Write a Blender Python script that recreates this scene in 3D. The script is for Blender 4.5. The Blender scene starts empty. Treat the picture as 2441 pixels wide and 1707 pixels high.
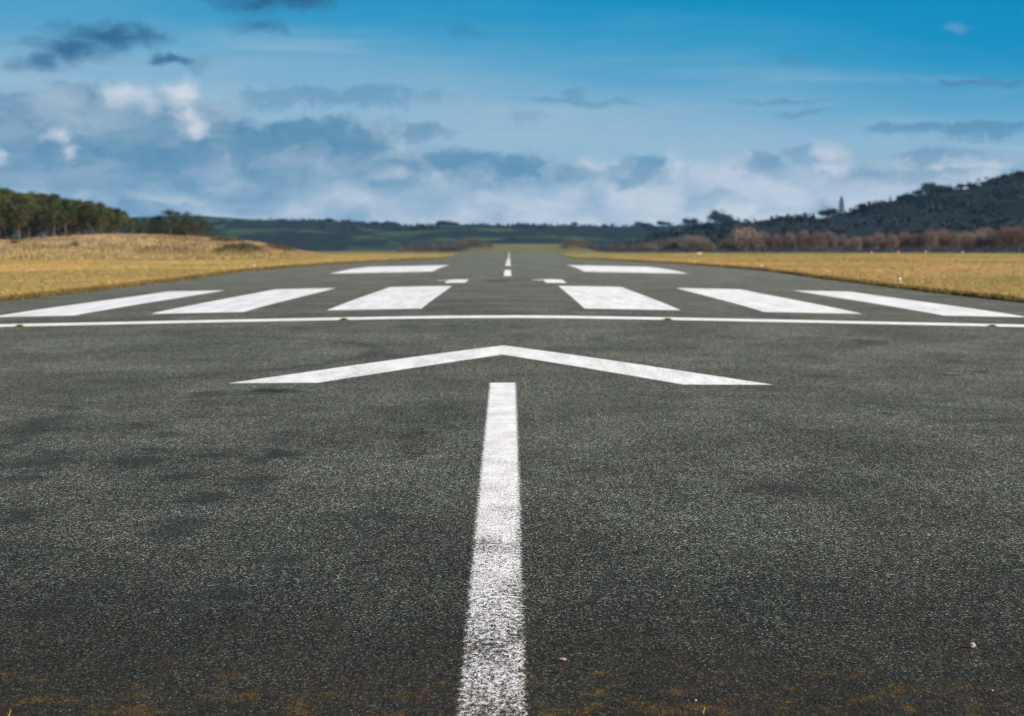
import bpy, bmesh, math, random
import numpy as np
from mathutils import Vector, Matrix

random.seed(7)
rng = np.random.default_rng(11)
R = math.radians
scene = bpy.context.scene
COL = scene.collection

# ------------------------------------------------------------------ basics
CAMX, CAMZ = 0.066, 2.0            # camera stands a little beside the centreline
FPX = 7163.0                       # 105.6 mm lens on a 36 mm sensor, in photo pixels
EXPO = 0.9
SUN_AZ, SUN_EL = R(118), R(24)     # azimuth from +Y towards +X


def lin(c):
    c = c / 255.0
    return c / 12.92 if c <= .04045 else ((c + .055) / 1.055) ** 2.4


def srgb(r, g, b, k=1.0):
    return (lin(r) * k, lin(g) * k, lin(b) * k, 1.0)


def pchip(xs, ys):
    xs = np.array(xs, float); ys = np.array(ys, float)
    h = np.diff(xs); d = np.diff(ys) / h
    m = np.zeros(len(xs)); m[0] = d[0]; m[-1] = d[-1]
    for i in range(1, len(xs) - 1):
        if d[i - 1] * d[i] > 0:
            w1 = 2 * h[i] + h[i - 1]; w2 = h[i] + 2 * h[i - 1]
            m[i] = (w1 + w2) / (w1 / d[i - 1] + w2 / d[i])

    def f(x):
        x = np.clip(x, xs[0], xs[-1])
        i = np.clip(np.searchsorted(xs, x) - 1, 0, len(xs) - 2)
        t = (x - xs[i]) / h[i]
        return (ys[i] * (1 + 2 * t) * (1 - t) ** 2 + h[i] * m[i] * t * (1 - t) ** 2
                + ys[i + 1] * t * t * (3 - 2 * t) + h[i] * m[i + 1] * t * t * (t - 1))
    return f


def sstep(a, b, x):
    t = np.clip((np.asarray(x, float) - a) / (b - a), 0, 1)
    return t * t * (3 - 2 * t)


_perm = np.random.default_rng(5).random((256, 256))


def vnoise(x, y):
    x = np.asarray(x, float); y = np.asarray(y, float)
    xi = np.floor(x).astype(int); yi = np.floor(y).astype(int)
    fx = x - xi; fy = y - yi
    fx = fx * fx * (3 - 2 * fx); fy = fy * fy * (3 - 2 * fy)
    g = lambda a, b: _perm[a & 255, b & 255]
    return ((g(xi, yi) * (1 - fx) + g(xi + 1, yi) * fx) * (1 - fy)
            + (g(xi, yi + 1) * (1 - fx) + g(xi + 1, yi + 1) * fx) * fy)


def fbm(x, y, n=4):
    s = 0; a = .5
    for k in range(n):
        s = s + a * vnoise(np.asarray(x) * 2 ** k + 17.3 * k, np.asarray(y) * 2 ** k + 5.1 * k)
        a *= .5
    return s / (1 - .5 ** n)


# ------------------------------------------------------------------ terrain
RW = 12.8                          # runway half width
RUN_END = 767.0
_drop = pchip([-40, 0, 6, 12.5, 19.4, 33, 42, 52.6, 60, 86, 123.5, 151.6, 200, 290, 409, 590, 680, 767],
              [2.6, 2.35, 2.14, 1.925, 1.72, 1.456, 1.30, 1.165, 1.10, 1.045, .919, .80, .80, .91, 1.08, 1.42, 1.15, .63])
_dropf = pchip([-60, 0, 30, 75, 150, 300, 500, 700, 900, 7000], [2.5, 2.2, 1.6, 1.25, 1.05, 1.1, 1.0, .86, .9, .9])
_dune = pchip([-400, -130, -100, -72.9, -63.3, -53.7, -47.3, -42.9, -38.4, -34.6, -31.4, -28.8, -24, 0],
              [1.2, 1.2, 1.0, 1.0, 1.5, 1.92, 1.56, 1.26, .96, .48, -.16, -.6, -1.2, -1.4])


def camber(x):
    return .021 * (np.sqrt(x * x + 2.25) - 1.5)


def runway_z(x, y):
    return CAMZ - _drop(y) - camber(x)


def field_z(x, y):
    x = np.asarray(x, float); y = np.asarray(y, float)
    zf = CAMZ - _dropf(y)
    # green rise past the far end of the runway
    zf = zf + 2.75 * np.exp(-((y - 905) / 75) ** 2) * sstep(-17, -9, x) * (1 - sstep(16, 30, x))
    # dune mound under the pine wood
    xr = np.where(y > 430, x * 430 / np.maximum(y, 430), x)
    ramp = sstep(322, 430, y + 26 * (fbm(x / 14, y / 14, 2) - .5)) * (1 - sstep(900, 1100, y))
    zd = CAMZ + _dune(xr)
    hum = (fbm(x / 5.5, y / 7.0, 3) - .5) * .75 * ramp * sstep(-25, -36, xr)
    return np.where(zd > zf, zf + (zd - zf) * ramp, zf) + hum


def ground_z(x, y):
    x = np.asarray(x, float); y = np.asarray(y, float)
    s = np.abs(x) - RW
    edge = runway_z(np.full_like(x, RW), y) + .045 + .035 * (vnoise(x * .6 + 3, y * .45) - .3)
    zf = field_z(x, y)
    w = sstep(0, 22, s)
    on = (y < RUN_END + 2)
    z = np.where(on, edge * (1 - w) + zf * w, zf + (edge * (1 - w) + zf * w - zf) * (1 - sstep(RUN_END, RUN_END + 40, y)))
    under = (s < -.01) & (y < RUN_END - .3)
    zu = runway_z(x, y) - .3
    return np.where(under, zu, z)


# ------------------------------------------------------------------ object helpers
def mesh_np(name, verts, faces, mat=None, parent=None, smooth=False, cols=None, nper=None):
    """verts (n,3); faces (m,k) array, one face size"""
    me = bpy.data.meshes.new(name)
    verts = np.asarray(verts, np.float32); faces = np.asarray(faces, np.int32)
    n, k = faces.shape
    me.vertices.add(len(verts)); me.vertices.foreach_set('co', verts.ravel())
    me.loops.add(n * k); me.loops.foreach_set('vertex_index', faces.ravel())
    me.polygons.add(n)
    me.polygons.foreach_set('loop_start', np.arange(n, dtype=np.int32) * k)
    me.polygons.foreach_set('loop_total', np.full(n, k, np.int32))
    if smooth:
        me.polygons.foreach_set('use_smooth', np.ones(n, bool))
    if cols is not None:
        a = me.color_attributes.new('tint', 'FLOAT_COLOR', 'POINT')
        c = np.ones((len(verts), 4), np.float32); c[:, :3] = cols
        a.data.foreach_set('color', c.ravel())
    me.update(); me.validate()
    if mat: me.materials.append(mat)
    o = bpy.data.objects.new(name, me); COL.objects.link(o)
    if parent: o.parent = parent
    return o


def mesh_bm(name, bm, mat, parent=None, smooth=False):
    me = bpy.data.meshes.new(name)
    bm.normal_update(); bm.to_mesh(me); bm.free()
    if smooth:
        me.polygons.foreach_set('use_smooth', np.ones(len(me.polygons), bool))
    me.materials.append(mat)
    o = bpy.data.objects.new(name, me); COL.objects.link(o)
    if parent: o.parent = parent
    return o


def tag(o, label=None, cat=None, group=None, kind=None):
    if label: o['label'] = label
    if cat: o['category'] = cat
    if group: o['group'] = group
    if kind: o['kind'] = kind
    return o


def empty(name, loc=(0, 0, 0), rz=0):
    o = bpy.data.objects.new(name, None); COL.objects.link(o)
    o.location = loc; o.rotation_euler = (0, 0, rz); o.empty_display_size = .3
    return o


def copy_tree(root):
    r = root.copy(); COL.objects.link(r)
    for ch in list(root.children):
        c = ch.copy(); COL.objects.link(c); c.parent = r
        for g in list(ch.children):
            d = g.copy(); COL.objects.link(d); d.parent = c
    return r


# ------------------------------------------------------------------ node helpers
class NT:
    def __init__(self, tree):
        self.t = tree; self.n = tree.nodes; self.l = tree.links

    def put(self, sock, v):
        if v is None: return
        if isinstance(v, bpy.types.NodeSocket): self.l.new(v, sock)
        else:
            try: sock.default_value = v
            except Exception: sock.default_value = tuple(v)[:len(sock.default_value)]

    def node(self, typ, out=0, props=None, **ins):
        nd = self.n.new(typ)
        for k, v in (props or {}).items(): setattr(nd, k, v)
        for k, v in ins.items():
            key = int(k[1:]) if k[0] == 'i' and k[1:].isdigit() else k.replace('_', ' ')
            self.put(nd.inputs[key], v)
        return nd.outputs[out]

    def m(self, op, a, b=None, c=None, clamp=False):
        nd = self.n.new('ShaderNodeMath'); nd.operation = op; nd.use_clamp = clamp
        for i, v in enumerate((a, b, c)):
            if v is not None: self.put(nd.inputs[i], v)
        return nd.outputs[0]

    def v(self, op, a, b=None, c=None, out=0):
        nd = self.n.new('ShaderNodeVectorMath'); nd.operation = op
        for i, v in enumerate((a, b, c)):
            if v is not None: self.put(nd.inputs[i], v)
        return nd.outputs[out]

    def mix(self, f, a, b, blend='MIX'):
        nd = self.n.new('ShaderNodeMix'); nd.data_type = 'RGBA'; nd.blend_type = blend
        self.put(nd.inputs[0], f); self.put(nd.inputs[6], a); self.put(nd.inputs[7], b)
        return nd.outputs[2]

    def mr(self, x, a, b, lo=0., hi=1., smooth=True):
        nd = self.n.new('ShaderNodeMapRange')
        nd.interpolation_type = 'SMOOTHSTEP' if smooth else 'LINEAR'
        for i, v in enumerate((x, a, b, lo, hi)): self.put(nd.inputs[i], v)
        return nd.outputs[0]

    def noise(self, vec, scale, detail=3., rough=.55, out=0, dist=0.):
        nd = self.n.new('ShaderNodeTexNoise')
        self.put(nd.inputs['Vector'], vec); nd.inputs['Scale'].default_value = scale
        nd.inputs['Detail'].default_value = detail; nd.inputs['Roughness'].default_value = rough
        nd.inputs['Distortion'].default_value = dist
        return nd.outputs[out]

    def voro(self, vec, scale, out='Color', rnd=1.):
        nd = self.n.new('ShaderNodeTexVoronoi')
        self.put(nd.inputs['Vector'], vec); nd.inputs['Scale'].default_value = scale
        nd.inputs['Randomness'].default_value = rnd
        return nd.outputs[out]

    def ramp(self, f, stops, interp='LINEAR'):
        nd = self.n.new('ShaderNodeValToRGB'); cr = nd.color_ramp; cr.interpolation = interp
        while len(cr.elements) < len(stops): cr.elements.new(.5)
        for e, (p, c) in zip(cr.elements, stops):
            e.position = p; e.color = c if len(c) == 4 else (*c, 1)
        self.put(nd.inputs[0], f)
        return nd.outputs[0]

    def sep(self, vec):
        nd = self.n.new('ShaderNodeSeparateXYZ'); self.put(nd.inputs[0], vec)
        return nd.outputs

    def comb(self, x, y, z=0.):
        nd = self.n.new('ShaderNodeCombineXYZ')
        for i, v in enumerate((x, y, z)): self.put(nd.inputs[i], v)
        return nd.outputs[0]

    def scl(self, vec, s):
        return self.v('MULTIPLY', vec, s)


def new_mat(name):
    m = bpy.data.materials.new(name); m.use_nodes = True
    nt = NT(m.node_tree); nt.n.clear()
    out = nt.n.new('ShaderNodeOutputMaterial')
    bs = nt.n.new('ShaderNodeBsdfPrincipled')
    nt.l.new(bs.outputs[0], out.inputs[0])
    return m, nt, bs


def bump(nt, h, strength, dist):
    nd = nt.n.new('ShaderNodeBump')
    nd.inputs['Strength'].default_value = strength; nd.inputs['Distance'].default_value = dist
    nt.put(nd.inputs['Height'], h)
    return nd.outputs[0]


def flat_mat(name, col, rough=.6, metal=0., var=.15, scale=20., spec=.4):
    m, nt, bs = new_mat(name)
    tc = nt.node('ShaderNodeTexCoord', 3)
    n = nt.noise(tc, scale, 4, .6)
    c = nt.mix(nt.mr(n, .3, .7), tuple(x * (1 - var) for x in col[:3]) + (1,), tuple(min(1, x * (1 + var)) for x in col[:3]) + (1,))
    nt.put(bs.inputs['Base Color'], c)
    bs.inputs['Roughness'].default_value = rough; bs.inputs['Metallic'].default_value = metal
    bs.inputs['Specular IOR Level'].default_value = spec
    return m


# ------------------------------------------------------------------ asphalt (shared by runway and paint)
DARK_STAINS = [  # x, y, rx, ry, strength: oil and damp stains lying on the asphalt
    (-2.43, 31.9, 0.45, 0.6, 0.85), (-3.1, 31.7, 0.28, 0.62, 0.5), (-3.15, 30.7, 0.2, 0.32, 0.4), (-4.88, 33.6, 0.94, 2.51, 0.22), (-4.37, 30.1, 0.23, 0.56, 0.45), (-4.27, 28.3, 0.31, 0.79, 0.4),
    (-4.2, 27.2, 0.27, 0.72, 0.4), (-2.82, 28.2, 0.23, 0.39, 0.4), (-3.35, 27.4, 0.18, 0.37, 0.45), (-2.87, 26.2, 0.2, 0.42, 0.4), (-2.84, 24.8, 0.14, 0.27, 0.5), (-3.65, 24.4, 0.24, 0.5, 0.4),
    (-3.64, 23.6, 0.35, 0.67, 0.4), (-3.5, 22.4, 0.33, 0.48, 0.5), (-2.86, 23.5, 0.23, 0.53, 0.4), (-2.33, 24, 0.17, 0.42, 0.45), (-1.85, 24, 0.16, 0.55, 0.55), (-1.8, 25.8, 0.23, 0.65, 0.35),
    (-2.39, 22.2, 0.17, 0.35, 0.5), (-1.79, 21.9, 0.2, 0.79, 0.45), (-2, 20.7, 0.18, 0.5, 0.55), (-4.2, 25.4, 0.09, 0.94, 0.45), (-3.19, 19.8, 0.13, 0.41, 0.55), (-2.04, 18.8, 0.19, 0.72, 0.45),
    (-1.29, 17.5, 0.17, 0.2, 0.35), (-1.5, 16.3, 0.12, 0.29, 0.45), (-1.54, 15.8, 0.16, 0.32, 0.4), (-2.22, 16.4, 0.16, 0.35, 0.3), (-2.3, 15.5, 0.15, 0.63, 0.3), (-0.91, 48.6, 0.22, 0.52, 0.35),
    (1.36, 43.6, 0.13, 0.4, 0.4), (1.61, 41.6, 0.17, 0.36, 0.45), (-0.75, 26.1, 0.16, 0.33, 0.3), (-0.72, 24.1, 0.16, 0.7, 0.3), (0.67, 22.7, 0.17, 0.49, 0.35), (5.37, 44.6, 0.22, 0.52, 0.4),
    (5.39, 43.5, 0.25, 0.39, 0.35), (5.79, 38.9, 0.23, 0.44, 0.35), (5.86, 36.8, 0.16, 0.26, 0.5), (3.7, 35.2, 0.21, 0.3, 0.4), (5.3, 36, 0.14, 0.25, 0.4), (1.95, 21.3, 0.26, 0.52, 0.35),
    (3.75, 28.9, 0.14, 0.24, 0.5), (4.04, 39.2, 0.27, 1.51, 0.22), (-0.3, 98.6, 0.5, 3, 0.5), (-6.6, 250, 12, 9, 0.25)]
TYRE_ARCS = [  # cx, cy, radius, half width, x from, x to
    (6.2, 33.6, 4.0, .10, 3.3, 7.2), (6.2, 33.2, 4.3, .06, 3.4, 7.2), (7.0, 24.4, 4.6, .10, 3.6, 7.4), (5.9, 24.0, 4.6, .06, 3.6, 7.4),
    (-9.5, 40.0, 7.8, .12, -5.6, -2.4)]


def make_asphalt_group():
    g = bpy.data.node_groups.new('asphalt', 'ShaderNodeTree')
    g.interface.new_socket('Color', in_out='OUTPUT', socket_type='NodeSocketColor')
    g.interface.new_socket('Height', in_out='OUTPUT', socket_type='NodeSocketFloat')
    g.interface.new_socket('Grain', in_out='OUTPUT', socket_type='NodeSocketFloat')
    nt = NT(g)
    go = nt.n.new('NodeGroupOutput')
    P = nt.node('ShaderNodeTexCoord', 3)
    x, y, z = nt.sep(P)
    p2 = nt.comb(x, y, 0.)
    # stones
    st_vec = nt.scl(p2, (.9, .36, 1))
    vc = nt.voro(st_vec, 95.)
    rr, gg, bb = nt.sep(vc)
    vd = nt.voro(st_vec, 95., 'Distance')
    grA = nt.noise(nt.scl(p2, (1, .34, 1)), 64., 4, .8)
    grB = nt.noise(nt.scl(p2, (.9, .14, 1)), 24., 5, .85)
    grC = nt.noise(nt.scl(p2, (1, .022, 1)), 20., 4, .8)
    grain = nt.m('ADD', nt.m('ADD', nt.m('MULTIPLY', grA, .56), nt.m('MULTIPLY', grB, .34)), nt.m('MULTIPLY', grC, .10))
    big = nt.noise(nt.scl(p2, (1, .55, 1)), .55, 5, .62)
    patch = nt.noise(nt.scl(p2, (1, .5, 1)), 2.3, 4, .6)
    hue = nt.noise(nt.scl(p2, (1, .35, 1)), 1.1, 4, .65)
    stone = nt.ramp(rr, [(0., (.016, .016, .016)), (.3, (.050, .050, .049)), (.65, (.105, .105, .10)), (.85, (.165, .163, .156)), (.96, (.25, .245, .235)), (1., (.38, .365, .35))])
    tint = nt.ramp(gg, [(0., (.92, 1.14, .98)), (.4, (1.08, 1.08, .93)), (.72, (1.13, 1.06, .9)), (1., (1.34, 1.03, .8))])
    c = nt.mix(1., stone, tint, 'MULTIPLY')
    crev = nt.mr(vd, .30, .72, 1.25, .10)
    c = nt.mix(1., c, nt.comb(crev, crev, crev), 'MULTIPLY')
    flat = nt.mix(nt.mr(hue, .38, .62), (.076, .088, .076, 1), (.094, .088, .080, 1))
    c = nt.mix(.18, c, flat)
    # grain: light chips and dark pits
    k = nt.mr(grain, .38, .63, .03, 2.1, False)
    c = nt.mix(1., c, nt.comb(k, k, k), 'MULTIPLY')
    chip = nt.mr(grain, .665, .74)
    c = nt.mix(nt.m('MULTIPLY', chip, .55), c, (.26, .25, .24, 1))
    k2 = nt.mr(big, .3, .7, .72, 1.26)
    c = nt.mix(1., c, nt.comb(k2, k2, k2), 'MULTIPLY')
    k4 = nt.m('MULTIPLY', nt.m('MULTIPLY', nt.mr(y, 11.8, 20., .26, 1.02, False), nt.mr(y, 16., 38., .74, 1.10, False)), nt.mr(y, 40., 130., 1.05, 1.45, False))  # surface age darkens the near end; grazing sheen painted in as far brightening
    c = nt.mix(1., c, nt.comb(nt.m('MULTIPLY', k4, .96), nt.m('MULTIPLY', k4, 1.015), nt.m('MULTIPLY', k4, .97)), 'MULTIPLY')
    k3 = nt.mr(patch, .3, .7, .86, 1.14)
    c = nt.mix(1., c, nt.comb(k3, k3, k3), 'MULTIPLY')
    # stains
    wx = nt.noise(p2, 1.6, 3, .6, 1)
    pw = nt.v('ADD', p2, nt.v('MULTIPLY', nt.v('SUBTRACT', wx, (.5, .5, .5)), (.7, 1.9, 0)))
    acc = None
    for (sx, sy, rx, ry, s) in DARK_STAINS:
        q = nt.v('MULTIPLY', nt.v('SUBTRACT', pw, (sx, sy, 0)), (1 / rx, 1 / ry, 0))
        d = nt.v('LENGTH', q, out=1)
        mk = nt.mr(d, 1.35, .35, 0., min(.9, s * 1.3))
        acc = mk if acc is None else nt.m('MAXIMUM', acc, mk)
    pw2 = nt.v('ADD', p2, nt.v('MULTIPLY', nt.v('SUBTRACT', wx, (.5, .5, .5)), (.25, .35, 0)))
    for (cx, cy, r, w, xa, xb) in TYRE_ARCS:
        d = nt.v('LENGTH', nt.v('SUBTRACT', pw2, (cx, cy, 0)), out=1)
        a = nt.m('ABSOLUTE', nt.m('SUBTRACT', d, r))
        mk = nt.mr(a, w * 1.8, w * .3, 0., .5)
        mk = nt.m('MULTIPLY', mk, nt.mr(x, xa, xa + .7))
        mk = nt.m('MULTIPLY', mk, nt.mr(grain, .42, .56))
        acc = nt.m('MAXIMUM', acc, mk)
    c = nt.mix(acc, c, (.014, .016, .016, 1))
    # moss and brown silt that collects near the low end
    mossn = nt.noise(nt.scl(p2, (1, .6, 1)), 5.5, 7, .8)
    lo = nt.mr(y, 17.5, 11.8, 0., 1., False)
    thr = nt.m('SUBTRACT', .735, nt.m('MULTIPLY', lo, .262))
    ms = nt.mr(nt.m('SUBTRACT', mossn, thr), 0., .09)
    silt = nt.m('MULTIPLY', nt.mr(nt.m('SUBTRACT', mossn, thr), -.16, .05), .45)
    silt = nt.m('MULTIPLY', silt, nt.mr(y, 19., 14.))
    c = nt.mix(silt, c, (.034, .023, .012, 1))
    ms = nt.m('MULTIPLY', ms, nt.mr(grain, .44, .60))
    mcol = nt.mix(nt.noise(p2, 30., 2, .6), (.085, .042, .006, 1), (.20, .12, .010, 1))
    c = nt.mix(nt.m('MULTIPLY', ms, .85), c, mcol)
    nt.l.new(c, go.inputs['Color'])
    h = nt.m('ADD', nt.m('MULTIPLY', nt.m('SUBTRACT', .6, vd), .7), nt.m('MULTIPLY', grain, 1.2))
    nt.l.new(h, go.inputs['Height'])
    nt.l.new(grain, go.inputs['Grain'])
    return g


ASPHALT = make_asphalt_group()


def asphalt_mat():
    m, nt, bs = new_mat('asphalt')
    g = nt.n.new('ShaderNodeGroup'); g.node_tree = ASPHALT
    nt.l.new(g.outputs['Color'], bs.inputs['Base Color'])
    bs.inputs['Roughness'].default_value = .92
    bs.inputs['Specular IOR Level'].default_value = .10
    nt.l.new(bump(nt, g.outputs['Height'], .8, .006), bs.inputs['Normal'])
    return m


def paint_mat(name, wear, edge, near_wear=False, ys=1.):
    """white road paint over the same asphalt; UV holds the metres to the two edges"""
    m, nt, bs = new_mat(name)
    g = nt.n.new('ShaderNodeGroup'); g.node_tree = ASPHALT
    P = nt.node('ShaderNodeTexCoord', 3)
    x, y, z = nt.sep(P)
    p2 = nt.comb(x, y, 0.)
    p2 = nt.scl(p2, (1, ys, 1))
    uv = nt.node('ShaderNodeUVMap', 0, {'uv_map': 'edge'})
    ux, uy, _ = nt.sep(uv)
    dist = nt.m('MINIMUM', ux, uy)
    n1 = nt.noise(nt.scl(p2, (1, .5, 1)), 120., 4, .8)
    n2 = nt.noise(nt.scl(p2, (1, .25, 1)), 3.5, 4, .65)
    n3 = nt.noise(nt.scl(p2, (.8, .3, 1)), 48., 5, .8)
    nn = nt.m('ADD', nt.m('MULTIPLY', n1, .5), nt.m('MULTIPLY', n3, .5))
    lev = nt.m('ADD', nt.m('MULTIPLY', nt.m('SUBTRACT', n2, .5), .20), wear)
    if near_wear:
        lev = nt.m('ADD', lev, nt.mr(y, 32., 11.5, 0., .175, False))
    cov = nt.mr(nt.m('SUBTRACT', nn, lev), -.03, .03)
    en = nt.noise(nt.scl(p2, (1, .45, 1)), 38., 5, .8)
    em = nt.mr(nt.m('SUBTRACT', dist, nt.m('MULTIPLY', nt.m('SUBTRACT', en, .30), edge)), -.012, .012)
    cov = nt.m('MULTIPLY', cov, em)
    dirt = nt.noise(nt.scl(p2, (.5, .25, 1)), 6., 6, .78)
    white = nt.mix(nt.mr(dirt, .35, .7), (.83, .80, .785, 1), (.56, .535, .52, 1))
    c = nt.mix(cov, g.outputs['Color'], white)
    nt.l.new(c, bs.inputs['Base Color'])
    nt.put(bs.inputs['Roughness'], nt.mr(cov, 0., 1., .92, .6)); nt.put(bs.inputs['Specular IOR Level'], nt.mr(cov, 0., 1., .10, .35))
    nt.l.new(bump(nt, nt.m('ADD', g.outputs['Height'], nt.m('MULTIPLY', cov, .08)), .55, .006), bs.inputs['Normal'])
    return m


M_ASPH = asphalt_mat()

# ------------------------------------------------------------------ runway and its markings
ys = np.unique(np.concatenate([np.arange(-40, 60, .5), np.arange(60, 180, 1.5), np.arange(180, RUN_END, 5), [RUN_END]]))
xs = np.unique(np.concatenate([np.linspace(-RW, RW, 65), np.linspace(-2, 2, 21)]))


def grid(xs, ys, zf, skip=None):
    X, Y = np.meshgrid(xs, ys)
    v = np.stack([X.ravel(), Y.ravel(), zf(X.ravel(), Y.ravel())], 1)
    nx, ny = len(xs), len(ys)
    i = (np.arange(ny - 1)[:, None] * nx + np.arange(nx - 1)[None, :]).ravel()
    f = np.stack([i, i + 1, i + nx + 1, i + nx], 1)
    return v, f


v, f = grid(xs, ys, runway_z)
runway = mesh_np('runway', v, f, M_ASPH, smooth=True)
tag(runway, 'long dark grey asphalt runway running away over a crest', None, None, 'structure')

M_SHAFT = paint_mat('worn_shaft_paint', .362, .15, True)
M_HEAD = paint_mat('worn_arrow_paint', .43, .09, False, .30)
M_BAR = paint_mat('fresh_bar_paint', .20, .03)
M_STRIPE = paint_mat('stripe_paint', .405, .10, False, .12)
M_FAR = paint_mat('far_paint', .34, .06, False, .08)


def marking(name, polys, mat, label, open_end=False):
    """polys: list of quads (4 corners x,y) in order; each is draped on the runway 4 mm up"""
    V, Fc, UV = [], [], []
    for q in polys:
        a, b, c, d = [np.array(p, float) for p in q]
        L = max(np.linalg.norm(d - a), np.linalg.norm(c - b)); W = max(np.linalg.norm(b - a), np.linalg.norm(c - d))
        nu = max(2, int(W / .12) + 2); nv = max(2, min(160, int(L / .35) + 2))
        s = np.linspace(0, 1, nu); t = np.linspace(0, 1, nv)
        S, T = np.meshgrid(s, t)
        S = S.ravel()[:, None]; T = T.ravel()[:, None]
        p = (a * (1 - S) + b * S) * (1 - T) + (d * (1 - S) + c * S) * T
        o = len(V)
        rim = ((S * (1 - S)) * (T * (1 - T) + (T > .99) * open_end) < 1e-9)[:, 0]
        z = runway_z(p[:, 0], p[:, 1]) + np.where(rim, .0006, .0022)
        V += [(p[i, 0], p[i, 1], z[i]) for i in range(len(p))]
        wid = (np.linalg.norm(b - a) * (1 - T) + np.linalg.norm(c - d) * T)
        du = np.minimum(S, 1 - S) * wid
        dv = (T if open_end else np.minimum(T, 1 - T)) * L
        UV += [(du[i, 0], dv[i, 0]) for i in range(len(p))]
        for j in range(nv - 1):
            for i in range(nu - 1):
                k = o + j * nu + i
                Fc.append((k, k + 1, k + nu + 1, k + nu))
    ob = mesh_np(name, V, Fc, mat, runway, smooth=True)
    me = ob.data
    uvl = me.uv_layers.new(name='edge')
    li = np.empty(len(me.loops), np.int32); me.loops.foreach_get('vertex_index', li)
    uvl.data.foreach_set('uv', np.array(UV, np.float32)[li].ravel())
    tag(ob, label)
    return ob


marking('arrow_shaft', [((-.172, 3), (.162, 3), (.162, 33), (-.172, 33))], M_SHAFT,
        'long worn white arrow shaft painted towards the chevron')
marking('arrow_head', [((-3.09, 33.5), (-2.04, 33.3), (-.02, 38.8), (-.02, 41.3)),
                       ((1.97, 32.95), (3.01, 33.2), (-.02, 41.3), (-.02, 38.8))], M_HEAD,
        'wide white chevron arrowhead beyond the shaft', True)
marking('threshold_bar', [((-RW + .5, 51.9), (RW - .5, 51.9), (RW - .5, 53.3), (-RW + .5, 53.3))], M_BAR,
        'thin white bar painted right across the runway')
for (a, b, lab) in [(-9.95, -8.27, 'outermost white threshold stripe beside the pine wood side grass'),
                    (-6.85, -5.02, 'middle white threshold stripe on the pine wood side'),
                    (-3.46, -1.6, 'inner white threshold stripe on the pine wood side of the centreline'),
                    (1.49, 3.38, 'inner white threshold stripe, scuffed, on the bare tree side of the centreline'),
                    (4.95, 6.88, 'middle white threshold stripe on the bare tree side'),
                    (8.40, 10.09, 'outermost white threshold stripe on the bare tree side')]:
    marking('threshold_stripe', [((a, 57.8), (b, 57.8), (b, 88.3), (a, 88.3))], M_STRIPE, lab)
for a, lab in [(-1.99, 'white painted digit 1 on the pine wood side'), (1.21, 'white painted digit 1 on the bare tree side')]:
    marking('runway_number', [((a, 94.8), (a + .68, 94.8), (a + .68, 103), (a, 103)),
                              ((a - .38, 100.6), (a, 100.6), (a, 102.2), (a - .38, 101.4))], M_FAR, lab)
marking('aiming_point', [((-7.7, 130), (-3.25, 130), (-3.25, 167), (-7.7, 167))], M_FAR, 'broad white aiming block on the pine wood side')
marking('aiming_point', [((3.28, 130), (7.8, 130), (7.8, 167), (3.28, 167))], M_FAR, 'broad white aiming block on the bare tree side')
dd = [(111.4, 132.5), (153, 178), (186, 250), (262, 300), (320, 365), (385, 430), (450, 495), (515, 560), (590, 640), (660, 700), (720, 760)]
for i, (a, b) in enumerate(dd):
    marking('centreline_dash', [((-.15, a), (.15, a), (.15, b), (-.15, b))], M_FAR,
            'white centreline dash, number %d beyond the painted digits' % (i + 1) if i else 'white centreline dash closest to the painted digits')

# ------------------------------------------------------------------ ground sheet
xl = np.concatenate([[-3500, -2600, -1900, -1400, -1000, -750, -550, -420, -330, -260, -210, -175], np.arange(-150, -112, 4), np.arange(-112, -20, 1.3),
                     np.arange(-20, -13.2, .8), [-13.1, -12.95, -12.85, -12.8, -12.78, -12.6, -8, -4, 0, 4, 8, 12.6, 12.78, 12.8, 12.85, 12.95, 13.1],
                     np.arange(13.8, 24, 1.0), np.arange(25, 60, 3), np.arange(60, 150, 8), [175, 210, 260, 330, 420, 550, 750, 1000, 1400, 1900, 2600, 3500]])
yl = np.concatenate([[-300, -150, -80], np.arange(-40, 60, 4), np.arange(60, 200, 1.2), np.arange(200, 310, 3), np.arange(310, 470, 1.5), np.arange(470, 740, 5),
                     np.arange(740, 1010, 3), np.arange(1020, 1200, 25), [1300, 1500, 1800, 2200, 2700, 3300, 4000, 5000, 6500]])
yl = np.unique(np.concatenate([yl, [RUN_END - .5, RUN_END]])); xl = np.unique(xl)
v, f = grid(xl, yl, ground_z)


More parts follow.
